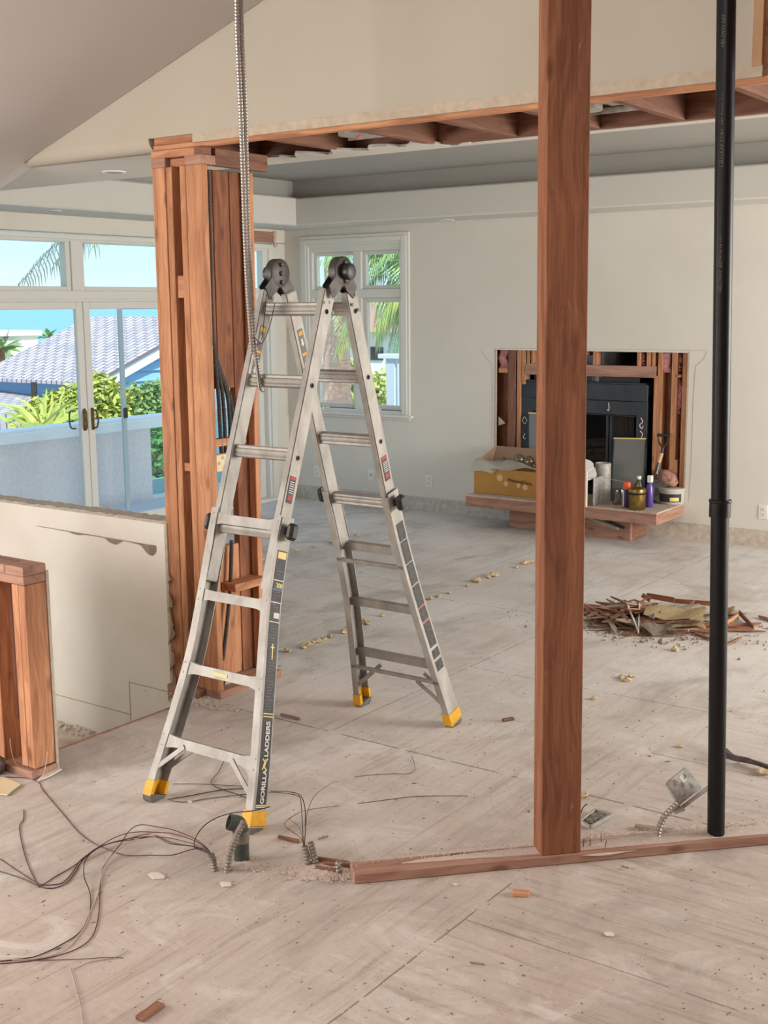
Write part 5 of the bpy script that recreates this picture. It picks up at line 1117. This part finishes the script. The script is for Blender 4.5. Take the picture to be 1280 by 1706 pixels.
# sawdust mounds (uncountable)
def dust(name, ctr, n, sx_, sy_, smax, lab, m=M_DUST, ang=0.0):
    mb = MB(); ca_, sa_ = math.cos(ang), math.sin(ang)
    for i in range(n):
        a_, b_ = random.gauss(0, 1)*sx_, random.gauss(0, 1)*sy_; x, y = ctr.x+a_*ca_-b_*sa_, ctr.y+a_*sa_+b_*ca_; s_ = random.uniform(.0015, smax); z0 = ctr.z
        v = mb.verts([(x+s_*random.uniform(.5, 1), y, z0), (x-s_*.6, y+s_*.8, z0), (x-s_*.5, y-s_*.8, z0), (x, y, z0+s_*random.uniform(.6, 1.4))])
        for q in ((0, 1, 3), (1, 2, 3), (2, 0, 3), (0, 2, 1)): mb.face([v[k] for k in q])
    return finish(name, mb, m, label=lab, category='sawdust', kind='stuff')
def mound(name, ctr, rx, ry, h, lab, ang=0.0):
    mb = MB(); G = 22; rows = []; ca_, sa_ = math.cos(ang), math.sin(ang)
    for i in range(G+1):
        row = []
        for j in range(G*2):
            th = 2*math.pi*j/(G*2); r_ = i/G; rr = r_*(1+.22*noise.noise(V((math.cos(th)*1.5, math.sin(th)*1.5, ctr.x*7)))); x, y = rr*rx*math.cos(th), rr*ry*math.sin(th)
            z = h*max(0, 1-r_)**1.3*(1+.5*noise.noise(V((x*40, y*40, 3)))) + .003*noise.noise(V((x*160, y*160, 1)))*(1-r_)
            row.append(V((ctr.x+x*ca_-y*sa_, ctr.y+x*sa_+y*ca_, ctr.z+max(z, 0)+.0006)))
        rows.append(row)
    mb.loft(rows, cap=False); return finish(name, mb, M_DUST, label=lab, category='sawdust', kind='stuff', smooth=True)
mound('sawdust_mound', pz(540, 1450), .14, .07, .012, 'low mound of sawdust around the conduit stubs left of the plate', .6)
dust('sawdust', pz(548, 1456, .002), 900, .075, .028, .007, 'crumbs of sawdust around the conduit stubs left of the plate', M_DUST, .5)
mound('sawdust_mound', pz(405, 1440), .09, .05, .008, 'thin mound of sawdust at the foot of the green drain stub', .5)
dust('sawdust', pz(410, 1442, .002), 450, .05, .02, .006, 'crumbs of sawdust at the foot of the green drain stub', M_DUST, .5)
ang = math.atan2(pd.y, pd.x)
for k, (x, y, rx, ry, h) in enumerate(((740, 1440, .35, .07, .038), (1000, 1412, .20, .06, .012), (1090, 1402, .12, .05, .016), (1185, 1392, .13, .06, .018), (1262, 1380, .16, .06, .012))):
    mound('sawdust_mound', pz(x, y, .0 if k == 0 else .028), rx, ry, h, ('long ridge of dust along the plate left of the tall post', 'mound of dust at the nails right of the tall post', 'mound of dust at the bent conduit foot', 'mound of dust at the black pipe foot', 'mound of dust on the plate at the right frame edge')[k], ang)
mound('dust_layer', PL0-pn*.052+pd*1.22+V((0, 0, .037)), 1.16, .044, .006, 'thin layer of pale dust covering the top of the diagonal bottom plate', ang)
mound('dust_layer', PL0-pn*.12+pd*1.15, 1.12, .085, .030, 'long bank of dust against the far side of the diagonal bottom plate', ang)
dust('sawdust', PL0-pn*.10+pd*.85+V((0, 0, .038)), 1500, .42, .022, .005, 'crumbs of sawdust strewn along the diagonal bottom plate', M_DUST, ang)
dust('sawdust', pz(340, 1172, .002), 500, .12, .03, .010, 'crumbs of plaster at the foot of the stud column', M_CHIP, .1)
# tiny specks over the whole floor
mb = MB(); random.seed(11)
for i in range(1500):
    if i % 3: x, y = random.uniform(0, 1280), random.uniform(860, 1700)
    else: x, y = random.uniform(430, 1280), random.uniform(880, 1350)
    p = pz(x, y)
    if p.x < -4.1 and p.y < 4.8: continue
    s_ = random.uniform(.0010, .0035)*(1 if random.random() < .95 else 2.2); a_ = random.uniform(0, 6.3); c_, d_ = math.cos(a_)*s_*random.uniform(1, 3), math.sin(a_)*s_*random.uniform(1, 3)
    v = mb.verts([(p.x+c_, p.y+d_, .0006), (p.x-d_*.3, p.y+c_*.3, .0006), (p.x-c_, p.y-d_, .0006), (p.x+d_*.3, p.y-c_*.3, .0006), (p.x, p.y, .001+s_*.5)])
    for q in ((0, 1, 4), (1, 2, 4), (2, 3, 4), (3, 0, 4)): mb.face([v[k] for k in q])
finish('floor_grit', mb, M_DEBR, label='dark grit and splinters strewn over the dusty subfloor', category='debris', kind='stuff')
mb = MB()
for i in range(1100):
    x, y = random.uniform(0, 1280), random.uniform(870, 1700); p = pz(x, y)
    if p.x < -4.1 and p.y < 4.8: continue
    s_ = random.uniform(.0012, .0045); v = mb.verts([(p.x+s_, p.y, .0006), (p.x, p.y+s_*.7, .0006), (p.x-s_, p.y, .0006), (p.x, p.y-s_*.8, .0006), (p.x, p.y, .001+s_*.5)])
    for q in ((0, 1, 4), (1, 2, 4), (2, 3, 4), (3, 0, 4)): mb.face([v[k] for k in q])
finish('plaster_grit', mb, M_CHIP, label='white plaster crumbs strewn over the dusty subfloor', category='debris', kind='stuff')
# yellow underlay crumbs, each one a thing
def blob(seed, r):
    mb = MB(); bmesh.ops.create_icosphere(mb.bm, subdivisions=2, radius=1)
    for v in mb.bm.verts: q = v.co.copy(); k = 1+.75*noise.noise(q*1.8+V((seed, 0, 0)))+.3*noise.noise(q*5+V((0, seed, 0))); v.co = V((q.x*r*k*1.3, q.y*r*k*.9, (q.z*.55+.45)*r*k*.9)); v.co.z = max(v.co.z, 0)
    return mb
protos = []
crumbs = [(478, 1086, 1.1), (505, 1080, 1.2), (512, 1077, 1.4), (520, 1074, 1.2), (530, 1071, 1.2), (540, 1066, 1.1), (549, 1062, 1.0), (575, 1054, 1.6), (600, 1045, 1.0), (612, 1040, 1.6), (637, 1027, .9), (678, 1010, .8), (700, 998, .8), (716, 999, 1.3), (729, 995, 1.0), (748, 989, .8), (779, 977, .8), (793, 970, 1.6), (815, 963, 1.1), (820, 960, 1.7), (827, 960, 1.3), (861, 946, .8), (874, 940, 1.4), (885, 937, 1.2), (552, 905, 1.3), (560, 908, 1.1), (495, 918, .9), (523, 912, 1.0), (595, 893, 1.0), (433, 935, 1.6), (607, 1170, 1.2), (973, 1327, 1.1), (1036, 1130, .9), (1045, 1135, 1.1), (1052, 1128, .8), (1125, 1084, 1.2), (1135, 1245, .7), (1273, 1290, 1.2), (990, 1165, .8)]
for i, (x, y, s_) in enumerate(crumbs):
    p = pz(x, y)
    if i < 5:
        o = finish('underlay_crumb', blob(i*3.7, .014), M_FOAM, org=(0, 0, 0), smooth=True, label='small yellowish underlay foam crumb on the dusty subfloor', category='foam crumb', group='foam crumbs strewn on the subfloor'); protos.append(o)
    else: o = protos[i % 5].copy(); COL.objects.link(o)
    o['label'] = 'pale yellow foam crumb on the subfloor ' + ('in the row behind the ladder' if x < 655 else 'between ladder and tall post' if x < 890 else 'right of the tall post near the lath pile'); o['group'] = 'foam crumbs ' + ('behind the ladder' if x < 655 else 'toward the hearth' if x < 890 else 'near the lath pile')
    o.location = (p.x, p.y, .0005); o.rotation_euler = (0, 0, random.uniform(0, 6)); o.scale = (s_*1.25,)*3
# lath pile
random.seed(5); lp = []
def lath(i):
    L_ = (.20, .28, .36, .16, .46, .24)[i]; mb = MB(); w_ = (.030, .026, .034, .030, .022, .018)[i]; secs = []
    for k in range(7):
        t_ = k/6; ww = w_*(.25 if k in (0, 6) else 1)*random.uniform(.85, 1.1); oo = random.uniform(-.003, .003); secs.append([V((-ww/2+oo, -.004, L_*(t_-.5))), V((ww/2+oo, -.004, L_*(t_-.5))), V((ww/2+oo, .004, L_*(t_-.5))), V((-ww/2+oo, .004, L_*(t_-.5)))])
    mb.loft(secs); return finish('lath_strip', mb, (M_LATH, M_LATH, M_LATHG, M_WOODD, M_LATH, M_LATHG)[i], org=(0, 0, 0), label='broken piece of old wooden lath in the debris pile', category='lath', group='broken laths in the debris pile')
for i in range(6): lp.append(lath(i))
for i in range(150):
    o = lp[i] if i < 6 else lp[random.randrange(6)].copy()
    if i >= 6: COL.objects.link(o)
    if i < 125: cx_, cy_ = random.gauss(-2.95, .14), random.gauss(6.78, .12)
    else: cx_, cy_ = random.gauss(-2.55, .15), random.gauss(6.9, .16)
    rr = math.hypot((cx_+2.92)/.42, (cy_-6.8)/.30); hz = max(0, .085*(1-rr*rr))
    z = .008+hz*random.random()
    yaw = random.choice((0.75, 0.75, 0.2, 1.2, -.6))+random.gauss(0, .35); tilt = random.gauss(0, .13)*(1 if hz > .02 else .1)
    d_ = V((math.cos(yaw)*math.cos(tilt), math.sin(yaw)*math.cos(tilt), math.sin(tilt))); up_ = (V((0, 0, 1))+V((random.gauss(0, .25), random.gauss(0, .25), 0)))
    y_ = (up_-d_*up_.dot(d_)).normalized(); x_ = y_.cross(d_); R_ = Matrix((x_, y_, d_)).transposed().to_4x4(); pi = i if i < 6 else lp.index(next(q for q in lp if q.data == o.data)); sd = 'left part' if cx_+.4*(6.8-cy_) < -2.86 else 'right part'; ds = ('medium brown lath', 'medium dark brown lath', 'wide weathered grey lath', 'short dull brown lath chunk', 'long thin brown lath', 'thin grey lath splinter')[pi]; o['label'] = ds+' lying in the '+sd+' of the debris pile'; o['group'] = ds+'s, '+sd+' of the pile'; R_.translation = V((cx_, cy_, max(z, .008+.5*.2*abs(math.sin(tilt))))); o.matrix_basis = R_
for (q0, q1, w_, zz0, zz1, m_, lab) in (((1078, 992), (1124, 1000), .035, .06, .05, M_WOODR, 'reddish angled wood piece topping the lath pile at the back'), ((1070, 991), (1084, 1000), .03, .08, .05, M_WOODR, 'short dark chunk topping the back of the lath pile'), ((1122, 1001), (1190, 1006), .03, .03, .03, M_WOODR, 'long dark lath along the back right of the pile'), ((1137, 1052), (1255, 1049), .02, .012, .012, M_LATH, 'long pale lath at the front right of the pile'), ((1046, 1008), (1064, 1052), .014, .10, .02, M_CLOTH, 'white-painted splinter leaning across the lath pile, left one'), ((1066, 1006), (1064, 1054), .014, .10, .02, M_CLOTH, 'white-painted splinter leaning across the lath pile, right one'), ((1232, 1020), (1256, 1046), .03, .03, .012, M_LATH, 'brown lath at the right end of the pile'), ((1206, 1042), (1230, 1026), .03, .012, .03, M_WOOD, 'orange lath at the right end of the pile'), ((985, 1022), (1075, 1024), .026, .05, .05, M_LATH, 'long lath lying across the left half of the pile')):
    a, b = pz(*q0, zz0), pz(*q1, zz1); board('wood_strip', a, b, w_, .008, (0, 0, 1), m_, None, .001, label=lab, category='lath')
def sheet(name, quad, zs, m, lab, th=.012, amp=.010):
    c = [pz(x, y, z) for (x, y), z in zip(quad, zs)]; mb = MB(); rows = []; n1, n2 = 16, 7
    for i in range(n1+1):
        row = []
        for j in range(n2+1):
            p = c[0].lerp(c[1], i/n1).lerp(c[3].lerp(c[2], i/n1), j/n2); e_ = (.012*noise.noise(V((i*.9, j, 5))) if j in (0, n2) or i in (0, n1) else 0)
            row.append(p+V((e_, e_, amp*math.sin(i*.45+j*.3)+e_*.5)))
        rows.append(mb.verts(row))
    for a, b in zip(rows, rows[1:]):
        for k in range(n2): mb.face([a[k], a[k+1], b[k+1], b[k]])
    bmesh.ops.solidify(mb.bm, geom=mb.bm.faces[:], thickness=th); return finish(name, mb, m, label=lab, category='underlay', smooth=True)
sheet('underlay_piece', [(1078, 1010), (1175, 1012), (1172, 1036), (1072, 1026)], [.11, .09, .06, .08], M_FOAM, 'large yellow sheet of torn underlay on the lath pile')
sheet('underlay_piece', [(1090, 1026), (1172, 1036), (1176, 1048), (1110, 1038)], [.07, .05, .025, .04], M_FOAM, 'second yellow sheet of underlay under the large one')
sheet('underlay_piece', [(1066, 1040), (1122, 1036), (1128, 1046), (1088, 1062)], [.06, .06, .03, .006], M_FOAMG, 'grey-green wedge of underlay at the front of the lath pile')
sheet('underlay_piece', [(1196, 1005), (1222, 1012), (1230, 1022), (1196, 1022)], [.07, .05, .03, .04], M_FOAM, 'yellow underlay piece right of the black pipe on the pile')
dust('pile_crumbs', pz(1090, 1045, .002), 1500, .26, .17, .012, 'brown crumbs and dust under the lath pile', M_DEBR, .3)

# ================================================================== OUTSIDE
struct('deck_floor', (-10.6, 2.0, -.22), (XW-.14, 13.5, -.09), M_DECK)
Xp = -9.42; ye = pX(255, 830, Xp).y
pr = thing('deck_parapet', (Xp, 6.0, -.09), 'grey stucco deck parapet with pale cap outside the glazed doors', 'parapet')
zc0 = pX(60, 735, Xp).z; zc1 = pX(60, 714, Xp).z
bx('stucco_wall', (Xp-.16, 2.0, -.2), (Xp, ye, zc0), M_STUCCO, pr); bx('cap', (Xp-.20, 2.0, zc0), (Xp+.05, ye+2.8, zc0+.10), M_CAPB, pr, .008); bx('cap_lip', (Xp-.18, 2.0, zc0+.10), (Xp+.03, ye+2.8, zc0+.125), M_CAPB, pr, .004)
gr = thing('glass_railing', (Xp, ye+1.5, -.09), 'clear glass panel under the parapet cap beyond the stucco wall end', 'railing')
bx('pane', (Xp-.07, ye+.02, -.05), (Xp-.06, ye+2.6, zc0), M_RGLASS, gr); bx('bottom_rail', (Xp-.10, ye, -.09), (Xp-.03, ye+2.7, -.05), M_CAPB, gr)
# neighbour's roof and gable
Xe, Xr = -16.5, -24.0
R1 = [pX(-60, 690, Xe), pX(172, 655, Xe), pX(330, 560, Xr), pX(268, 571.5, Xr), pX(200, 570, Xr), pX(130, 568.5, Xr), pX(86, 568, Xr), pX(40, 591, Xr), pX(-60, 635, Xr)]
nb = thing('neighbour_house', (-20, R1[0].y, -12), 'neighbouring house with big grey shingle roof and blue gable beyond the deck', 'house')
mb = MB()
cA, cB, cC = pX(-60, 690, Xe), pX(172, 655, Xe), pX(100, 568, Xr)
npl = (cB-cA).cross(cC-cA).normalized()
def onroof(x, y): d_ = ray(x, y); return C0+d_*((cA-C0).dot(npl)/d_.dot(npl))
# one planar slope through those three points, outlined by the hip and ridge
pts = [onroof(x, y) for x, y in ((-60, 700), (60, 683), (180, 668), (300, 650), (330, 571), (268, 572), (236, 571.5), (205, 569.5), (170, 570), (130, 569), (100, 567.5), (86, 568), (60, 578), (36, 592), (0, 607), (-60, 632))]
nrm = npl if npl.z > 0 else -npl
bmv = [p for p in pts]; org_ = cA.copy()
yx = (cB-cA).normalized(); M = Matrix((yx, nrm.cross(yx), nrm)).transposed()
mb = MB(); mb.prism([M.transposed() @ (p-org_) for p in bmv], (0, 0, -.25)); bmesh.ops.recalc_face_normals(mb.bm, faces=mb.bm.faces[:])
me = bpy.data.meshes.new('roof'); mb.bm.to_mesh(me); mb.bm.free(); me.materials.append(M_SHING); o = bpy.data.objects.new('roof', me); COL.objects.link(o); o.parent = nb; R_ = M.to_4x4(); R_.translation = org_-nb.location; o.matrix_basis = R_
Xg = -15.6
G = [pX(165, 642, Xg), pX(340, 542, Xg), pX(340, 900, Xg), pX(165, 900, Xg)]
mb = MB(); zb, zt2 = G[3].z-2, G[1].z
rk = lambda y: G[0].z+(G[1].z-G[0].z)*(y-G[0].y)/(G[1].y-G[0].y)
i = 0; z = zb
while z < zt2:
    # lap siding boards clipped by the rake
    y0 = G[0].y
    if z > G[0].z: y0 = G[0].y+(z-G[0].z)/(G[1].z-G[0].z)*(G[1].y-G[0].y)
    if y0 < G[1].y-.05: mb.prism([(Xg, y0, z), (Xg, G[1].y, z), (Xg-.05, G[1].y, z+.17), (Xg-.05, y0, z+.17)], (-.02, 0, 0))
    z += .17
mb.prism([(Xg-.06, G[0].y, zb), (Xg-.06, G[1].y, zb), (Xg-.06, G[1].y, G[1].z), (Xg-.06, G[0].y, G[0].z)], (-3.0, 0, 0)); finish('gable_siding', mb, M_SIDING, nb)
finish('rake_board', MB().board(V((Xg+.10, G[0].y-.2, rk(G[0].y-.2)+.02)), V((Xg+.10, G[1].y, G[1].z+.02)), .05, .17, (1, 0, 0), .004), M_CAPB, nb)
finish('gable_roof', MB().prism([(Xg+.15, G[0].y-.25, rk(G[0].y-.25)+.10), (Xg+.15, G[1].y, G[1].z+.10), (Xg+.15, G[1].y, G[1].z+.16), (Xg+.15, G[0].y-.25, rk(G[0].y-.25)+.16)], (-3.2, 0, 0)), M_SHING, nb)
p = pX(52, 690, Xe+.3); bx('lower_wall', (Xe-6, p.y-6, -14), (Xe-.3, p.y+9, min(cA.z, cB.z)-.5), M_SIDING, nb)
v_ = onroof(58, 672); finish('vent_pipe', MB().cyl(v_, v_+V((0, 0, .35)), .05, n=10), M_HINGE, nb)
# weathervane shaped like a whale
P = crom([pX(x, y, -24.5) for x, y in ((248, 534), (254, 541), (262, 545), (272, 544), (282, 540))], 6)
mb = MB(); mb.tube(P, .06, 8, rfun=lambda i: .02+.16*(i/len(P))**1.3); mb.tube(crom([pX(244, 533, -24.5), pX(249, 535, -24.5), pX(255, 531, -24.5)], 4), .06, 6); finish('weathervane_whale', mb, M_HINGE, nb, smooth=True)
finish('weathervane_rod', MB().cyl(pX(270, 546, -24.5), pX(270, 600, -24.5), .03, n=8), M_HINGE, nb)
# foliage
def leaves(name, ctrs, n, size, m, lab, cat='bush', parent=None):
    mb = MB()
    for i in range(n):
        c, r = ctrs[random.randrange(len(ctrs))]; d_ = V((random.gauss(0, 1), random.gauss(0, 1), random.gauss(0, 1))).normalized()*r*random.uniform(.55, 1.05); p = c+V((d_.x, d_.y, d_.z*.8))
        a = V((random.gauss(0, 1), random.gauss(0, 1), random.gauss(0, .6))).normalized()*size*random.uniform(.6, 1.3); b = a.cross(V((random.gauss(0, 1), random.gauss(0, 1), random.gauss(0, 1)))).normalized()*size*.45
        mb.face(mb.verts([p-a, p+b, p+a, p-b]))
    return finish(name, mb, m, parent, label=None if parent is not None else lab, category=None if parent is not None else cat, org=None)
def bush(cs, n, size, m, lab, cat='bush'):
    base = sum((c for c, r in cs), V((0, 0, 0)))/len(cs); t = thing('leafy_bush', V((base.x, base.y, -3)), lab, cat)
    leaves('foliage', cs, n, size, m, lab, cat, t)
    mb = MB()
    for c, r in cs: mb.tube(crom([V((base.x, base.y, -3)), (c+V((base.x, base.y, -3)))/2+V((.1, 0, 0)), c], 5), .04, 6)
    finish('branches', mb, M_WOODD, t); return t
B1 = [(pX(x, y, -12.2), r) for x, y, r in ((162, 650, .28), (175, 672, .38), (200, 678, .36), (222, 682, .34), (186, 700, .35), (215, 705, .35), (165, 700, .3))]
bush(B1, 2600, .055, M_LEAF, 'yellow-green leafy bush right of the door handles beyond the parapet')
B2 = [(pX(x, y, -12.6), r) for x, y, r in ((75, 690, .30), (100, 682, .34), (125, 672, .34), (140, 665, .26), (118, 700, .3), (60, 705, .3))]
bush(B2, 2200, .055, M_LEAF, 'yellow-green leafy bush left of the door handles beyond the parapet')
B3 = [(pX(x, y, -12.0), r) for x, y, r in ((245, 665, .30), (262, 685, .30), (232, 690, .28), (270, 655, .22))]
bush(B3, 1400, .055, M_LEAFG, 'greener leafy bush between the screen frame and the column beyond the parapet')
B4 = [(pX(x, y, -11.2), r) for x, y, r in ((258, 740, .3), (268, 770, .35), (262, 800, .35), (280, 740, .35), (262, 830, .3))]
bush(B4, 1500, .06, M_LEAFG, 'green bush seen through the glass railing panel')
def frond(mb, base, tip, sag, ll, n, wid=.018, droop=.5, ax2=None):
    mid = (base+tip)/2+V((0, 0, sag)); P = crom([base, base.lerp(mid, .5)+V((0, 0, sag*.35)), mid, mid.lerp(tip, .55)+V((0, 0, sag*.15)), tip], 10); N_ = len(P)
    mb.tube(P, .012, 5, rfun=lambda i: .016*(1-i/N_)+.003)
    for k in range(n):
        t_ = .12+.86*k/n; i = min(int(t_*(N_-1)), N_-2); p = P[i].lerp(P[i+1], t_*(N_-1)-i); d_ = (P[i+1]-P[i]).normalized(); side = d_.cross(V((0, 0, 1)))
        side = side.normalized() if side.length > .1 else (ax2 or V((1, 0, 0)))
        L_ = ll*math.sin(math.pi*min(.12+.83*t_, .97))**.7*random.uniform(.85, 1.1)
        for s_ in (1, -1):
            dr = droop*random.uniform(.8, 1.2); a = (side*s_+d_*.65+V((0, 0, -dr*.5))).normalized(); b = (side*s_*.55+d_*.5+V((0, 0, -dr*1.6))).normalized()
            q1 = p+a*L_*.5; q2 = q1+b*L_*.5; wv_ = d_*wid*.5
            mb.face(mb.verts([p-wv_*.5, q1-wv_, q1+wv_, p+wv_*.5])); mb.face(mb.verts([q1-wv_, q2, q1+wv_]))
def palm(base, crown, tr, tr2, fr_list, lab, mt=M_TRUNK, mfs=None):
    t = thing('palm_tree', base, lab, 'palm tree'); P = crom([base, base.lerp(crown, .5)+V((.03, 0, 0)), crown], 14); n_ = len(P)
    mb = MB(); mb.tube(P, tr, 14, rfun=lambda i: (tr+(tr2-tr)*i/n_)*(1.06 if i % 2 else .97)); finish('trunk', mb, mt, t)
    for k, fq in enumerate(fr_list):
        mb = MB(); frond(mb, *fq[:5], **(fq[5] if len(fq) > 5 else {})); finish('frond', mb, (mfs[k % len(mfs)] if mfs else M_FROND), t)
    return t
# palm whose frond hangs in the door transom (trunk stands behind the stud column)
Xq = -12.0; cr_ = pX(335, 330, Xq); bs = pX(345, 860, Xq); bs.z = -4
random.seed(21)
palm(bs, cr_, .14, .10, [(cr_, pX(36, 470, Xq+.2), .55, .70, 60, dict(wid=.024, droop=1.1)), (cr_, pX(90, 440, Xq-.2), .55, .6, 44, dict(wid=.022, droop=1.5)), (cr_, pX(150, 418, Xq), .45, .5, 26, dict(wid=.02, droop=1.6)), (cr_, cr_+V((.3, 1.7, -.3)), .5, .5, 24), (cr_, cr_+V((-1.2, .9, -.2)), .5, .5, 24)], 'slender palm hidden by the column with a grey frond hanging in the door transom', M_TRUNK, [M_FRONDK, M_FRONDK, M_FROND])
# palms outside the fireplace wall window
c1 = pY(560, 395, 13.0); b1 = pY(552, 780, 13.0); b1.z = -3
fr1 = [(c1+V((0, 0, .1)), pY(600, 560, 12.6), .25, .62, 30, dict(wid=.026, droop=1.5)), (c1, pY(620, 420, 12.9), .35, .7, 30, dict(wid=.026)), (c1, pY(575, 560, 12.4), .2, .6, 26, dict(wid=.026, droop=1.6)), (c1+V((0, 0, .1)), pY(500, 470, 12.7), .35, .6, 26, dict(wid=.026)), (c1, pY(590, 380, 13.4), .3, .7, 26)]
palm(b1, c1, .30, .13, fr1, 'reddish trunked palm outside the window behind the ladder', M_TRUNK, [M_FROND, M_FROND, M_FROND, M_FRONDY])
c2 = pY(705, 440, 12.6); b2 = pY(712, 780, 12.6); b2.z = -3
fr2 = [(c2, pY(628, 560, 12.3), .25, .75, 34, dict(wid=.03, droop=1.3)), (c2, pY(650, 590, 12.2), .2, .75, 34, dict(wid=.03, droop=1.5)), (c2+V((0, 0, .2)), pY(612, 418, 12.4), .15, .7, 34, dict(wid=.026)), (pY(690, 420, 12.3), pY(640, 480, 12.1), -.1, .7, 30, dict(wid=.026, droop=.4)), (c2, pY(690, 600, 12.4), .15, .6, 26, dict(wid=.03, droop=1.4)), (pY(730, 500, 12.5), pY(648, 430, 12.3), .15, .6, 30, dict(wid=.026, droop=.5)), (c2, pY(632, 530, 12.7), .3, .6, 30, dict(wid=.03, droop=1.3))]
fr2 += [(pY(720, 470, 12.2), pY(625, 545, 12.0), .25, .6, 34, dict(wid=.03, droop=1.6)), (pY(720, 400, 12.2), pY(608, 470, 12.1), .2, .55, 34, dict(wid=.028, droop=.9)), (pY(700, 380, 12.5), pY(540, 430, 12.3), .2, .6, 34, dict(wid=.028, droop=.9)), (pY(700, 470, 12.2), pY(660, 600, 12.1), .2, .55, 34, dict(wid=.03, droop=1.6)), (pY(650, 380, 12.2), pY(560, 590, 12.2), .1, .5, 34, dict(wid=.03, droop=1.8))]
palm(b2, c2, .2, .12, fr2, 'bushy palm right of the window whose fronds fill the right panes', M_TRUNK, [M_FRONDY, M_FROND, M_FROND, M_FROND, M_FRONDY, M_FROND, M_FROND])
# railing with post outside that window
rl = thing('deck_railing', pY(650, 780, 11.4), 'pale blue railing post with white top rail outside the right window pane', 'railing'); Yr = 11.4; a = pY(643, 600, Yr); b = pY(657, 600, Yr)
bx('post', (a.x, Yr, -.3), (b.x, Yr+.10, pY(650, 596, Yr).z), mat('pale_blue_paint', (206, 218, 230), .7), rl, .004); c, d = pY(632, 597, Yr), pY(800, 590, Yr); bx('top_rail', (c.x, Yr-.03, c.z), (d.x, Yr+.13, c.z+.05), M_CAPB, rl, .004); e_ = pY(666, 600, Yr); bx('pane', (e_.x, Yr+.04, .0), (d.x, Yr+.05, c.z-.02), glass('green_rail_glass', (176, 218, 204), .06), rl)
bx('slim_post', (pY(662, 600, Yr).x, Yr, -.3), (pY(666, 600, Yr).x, Yr+.04, c.z), M_CAPB, rl)
B5 = [(pY(x, y, 14.5), r) for x, y, r in ((585, 655, .35), (600, 675, .4), (575, 620, .25), (595, 640, .3), (665, 640, .4), (672, 680, .4), (628, 650, .3))]
bush(B5, 1500, .06, M_LEAF, 'sunlit yellow-green bush low outside the fireplace wall window')
# distant houses
def house(p, w_, d_, h_, lab, body=M_HOUSE, roof=M_TILE):
    t = thing('distant_house', p, lab, 'house'); bx('wall', (p.x-w_/2, p.y, p.z-6), (p.x+w_/2, p.y+d_, p.z+h_), body, t)
    mb = MB(); mb.prism([(p.x-w_/2-.4, p.y-.4, p.z+h_), (p.x+w_/2+.4, p.y-.4, p.z+h_), (p.x, p.y-.4, p.z+h_+w_*.18)], (0, d_+.8, 0)); finish('roof', mb, roof, t)
    for k in range(3):
        x = p.x-w_*.3+w_*.3*k; bx('window', (x-.25, p.y-.05, p.z+h_*.35), (x+.25, p.y+.02, p.z+h_*.65), M_HINGE, t)
house(pY(628, 625, 30), 5, 6, 1.3, 'white house with orange tiled roof far beyond the window, right pane'); house(pY(582, 640, 34), 5, 6, 1.6, 'white house with orange roof far beyond the window, left pane')
def houseX(p, w_, h_, lab): 
    t = thing('distant_house', p, lab, 'house'); bx('wall', (p.x-6, p.y-w_/2, p.z-6), (p.x, p.y+w_/2, p.z+h_), M_HOUSE, t); bx('roof', (p.x-6.2, p.y-w_/2-.2, p.z+h_), (p.x+.2, p.y+w_/2+.2, p.z+h_+.3), M_TILE if w_ > 3.5 else M_STUCCO, t)
houseX(pX(30, 588, -60), 3.0, 1.0, 'pale building on the shore left of the big shingle roof'); houseX(pX(250, 574, -80), 6, 1.6, 'white flat building beyond the roof right of the screen frame')
def farpalm(x, y, X, s_, lab):
    p = pX(x, y, X); t = thing('distant_palm', V((p.x, p.y, p.z-7)), lab, 'palm tree'); finish('trunk', MB().cyl(V((p.x, p.y, p.z-7)), p, .12*s_, n=8), M_WOODD, t)
    mb = MB()
    for k in range(26):
        a = random.uniform(0, 6.3); e_ = random.uniform(-.8, 1.2); d_ = V((math.cos(a)*math.cos(e_), math.sin(a)*math.cos(e_), math.sin(e_)))*s_*1.0; w_ = d_.cross(V((0, 0, 1))).normalized()*.16*s_; mb.face(mb.verts([p, p+d_*.5+w_, p+d_-V((0, 0, .2*s_)), p+d_*.5-w_]))
    finish('crown', mb, M_LEAFG, t)
farpalm(81, 562, -70, 1.1, 'small round palm crown above the ridge of the grey roof, left door pane'); farpalm(162, 563, -70, 1.1, 'small palm crown above the grey roof just right of the door stiles'); farpalm(262, 552, -60, 1.0, 'thin palm beside the whale weathervane'); farpalm(2, 580, -60, 1.6, 'palm crown at the left frame edge beyond the roof')
B6 = [(pX(x, y, -11.6), r) for x, y, r in ((5, 690, .22), (30, 705, .2))]
t = thing('fan_palm', pX(70, 760, -12.0), 'spiky yellow-green fan palm just beyond the parapet cap', 'plant'); mb = MB(); o0 = pX(75, 712, -12.0)
for k in range(46):
    a = random.uniform(.15, 3.0); d_ = V((random.gauss(0, .25), math.cos(a), math.sin(a)*.55))*random.uniform(.5, 1.0); w_ = V((0, d_.z, -d_.y)).normalized()*.018; q = o0+V((0, random.gauss(0, .15), 0)); mb.face(mb.verts([q-w_, q+d_*.6-w_+V((0, 0, .04)), q+d_+V((0, 0, -.05)), q+d_*.6+w_+V((0, 0, .04)), q+w_]))
finish('blades', mb, M_FRONDY, t)
# hillside town and sea
struct('terrain_1', (-400, -300, -16.0), (-10.7, 400, -15.0), M_TERRA); struct('terrain_2', (-10.7, 10.2, -3.4), (60, 120, -3.0), M_TERRA)
struct('sea', (-40000, -40000, -46.0), (-400, 60000, -45.0), M_SEA)
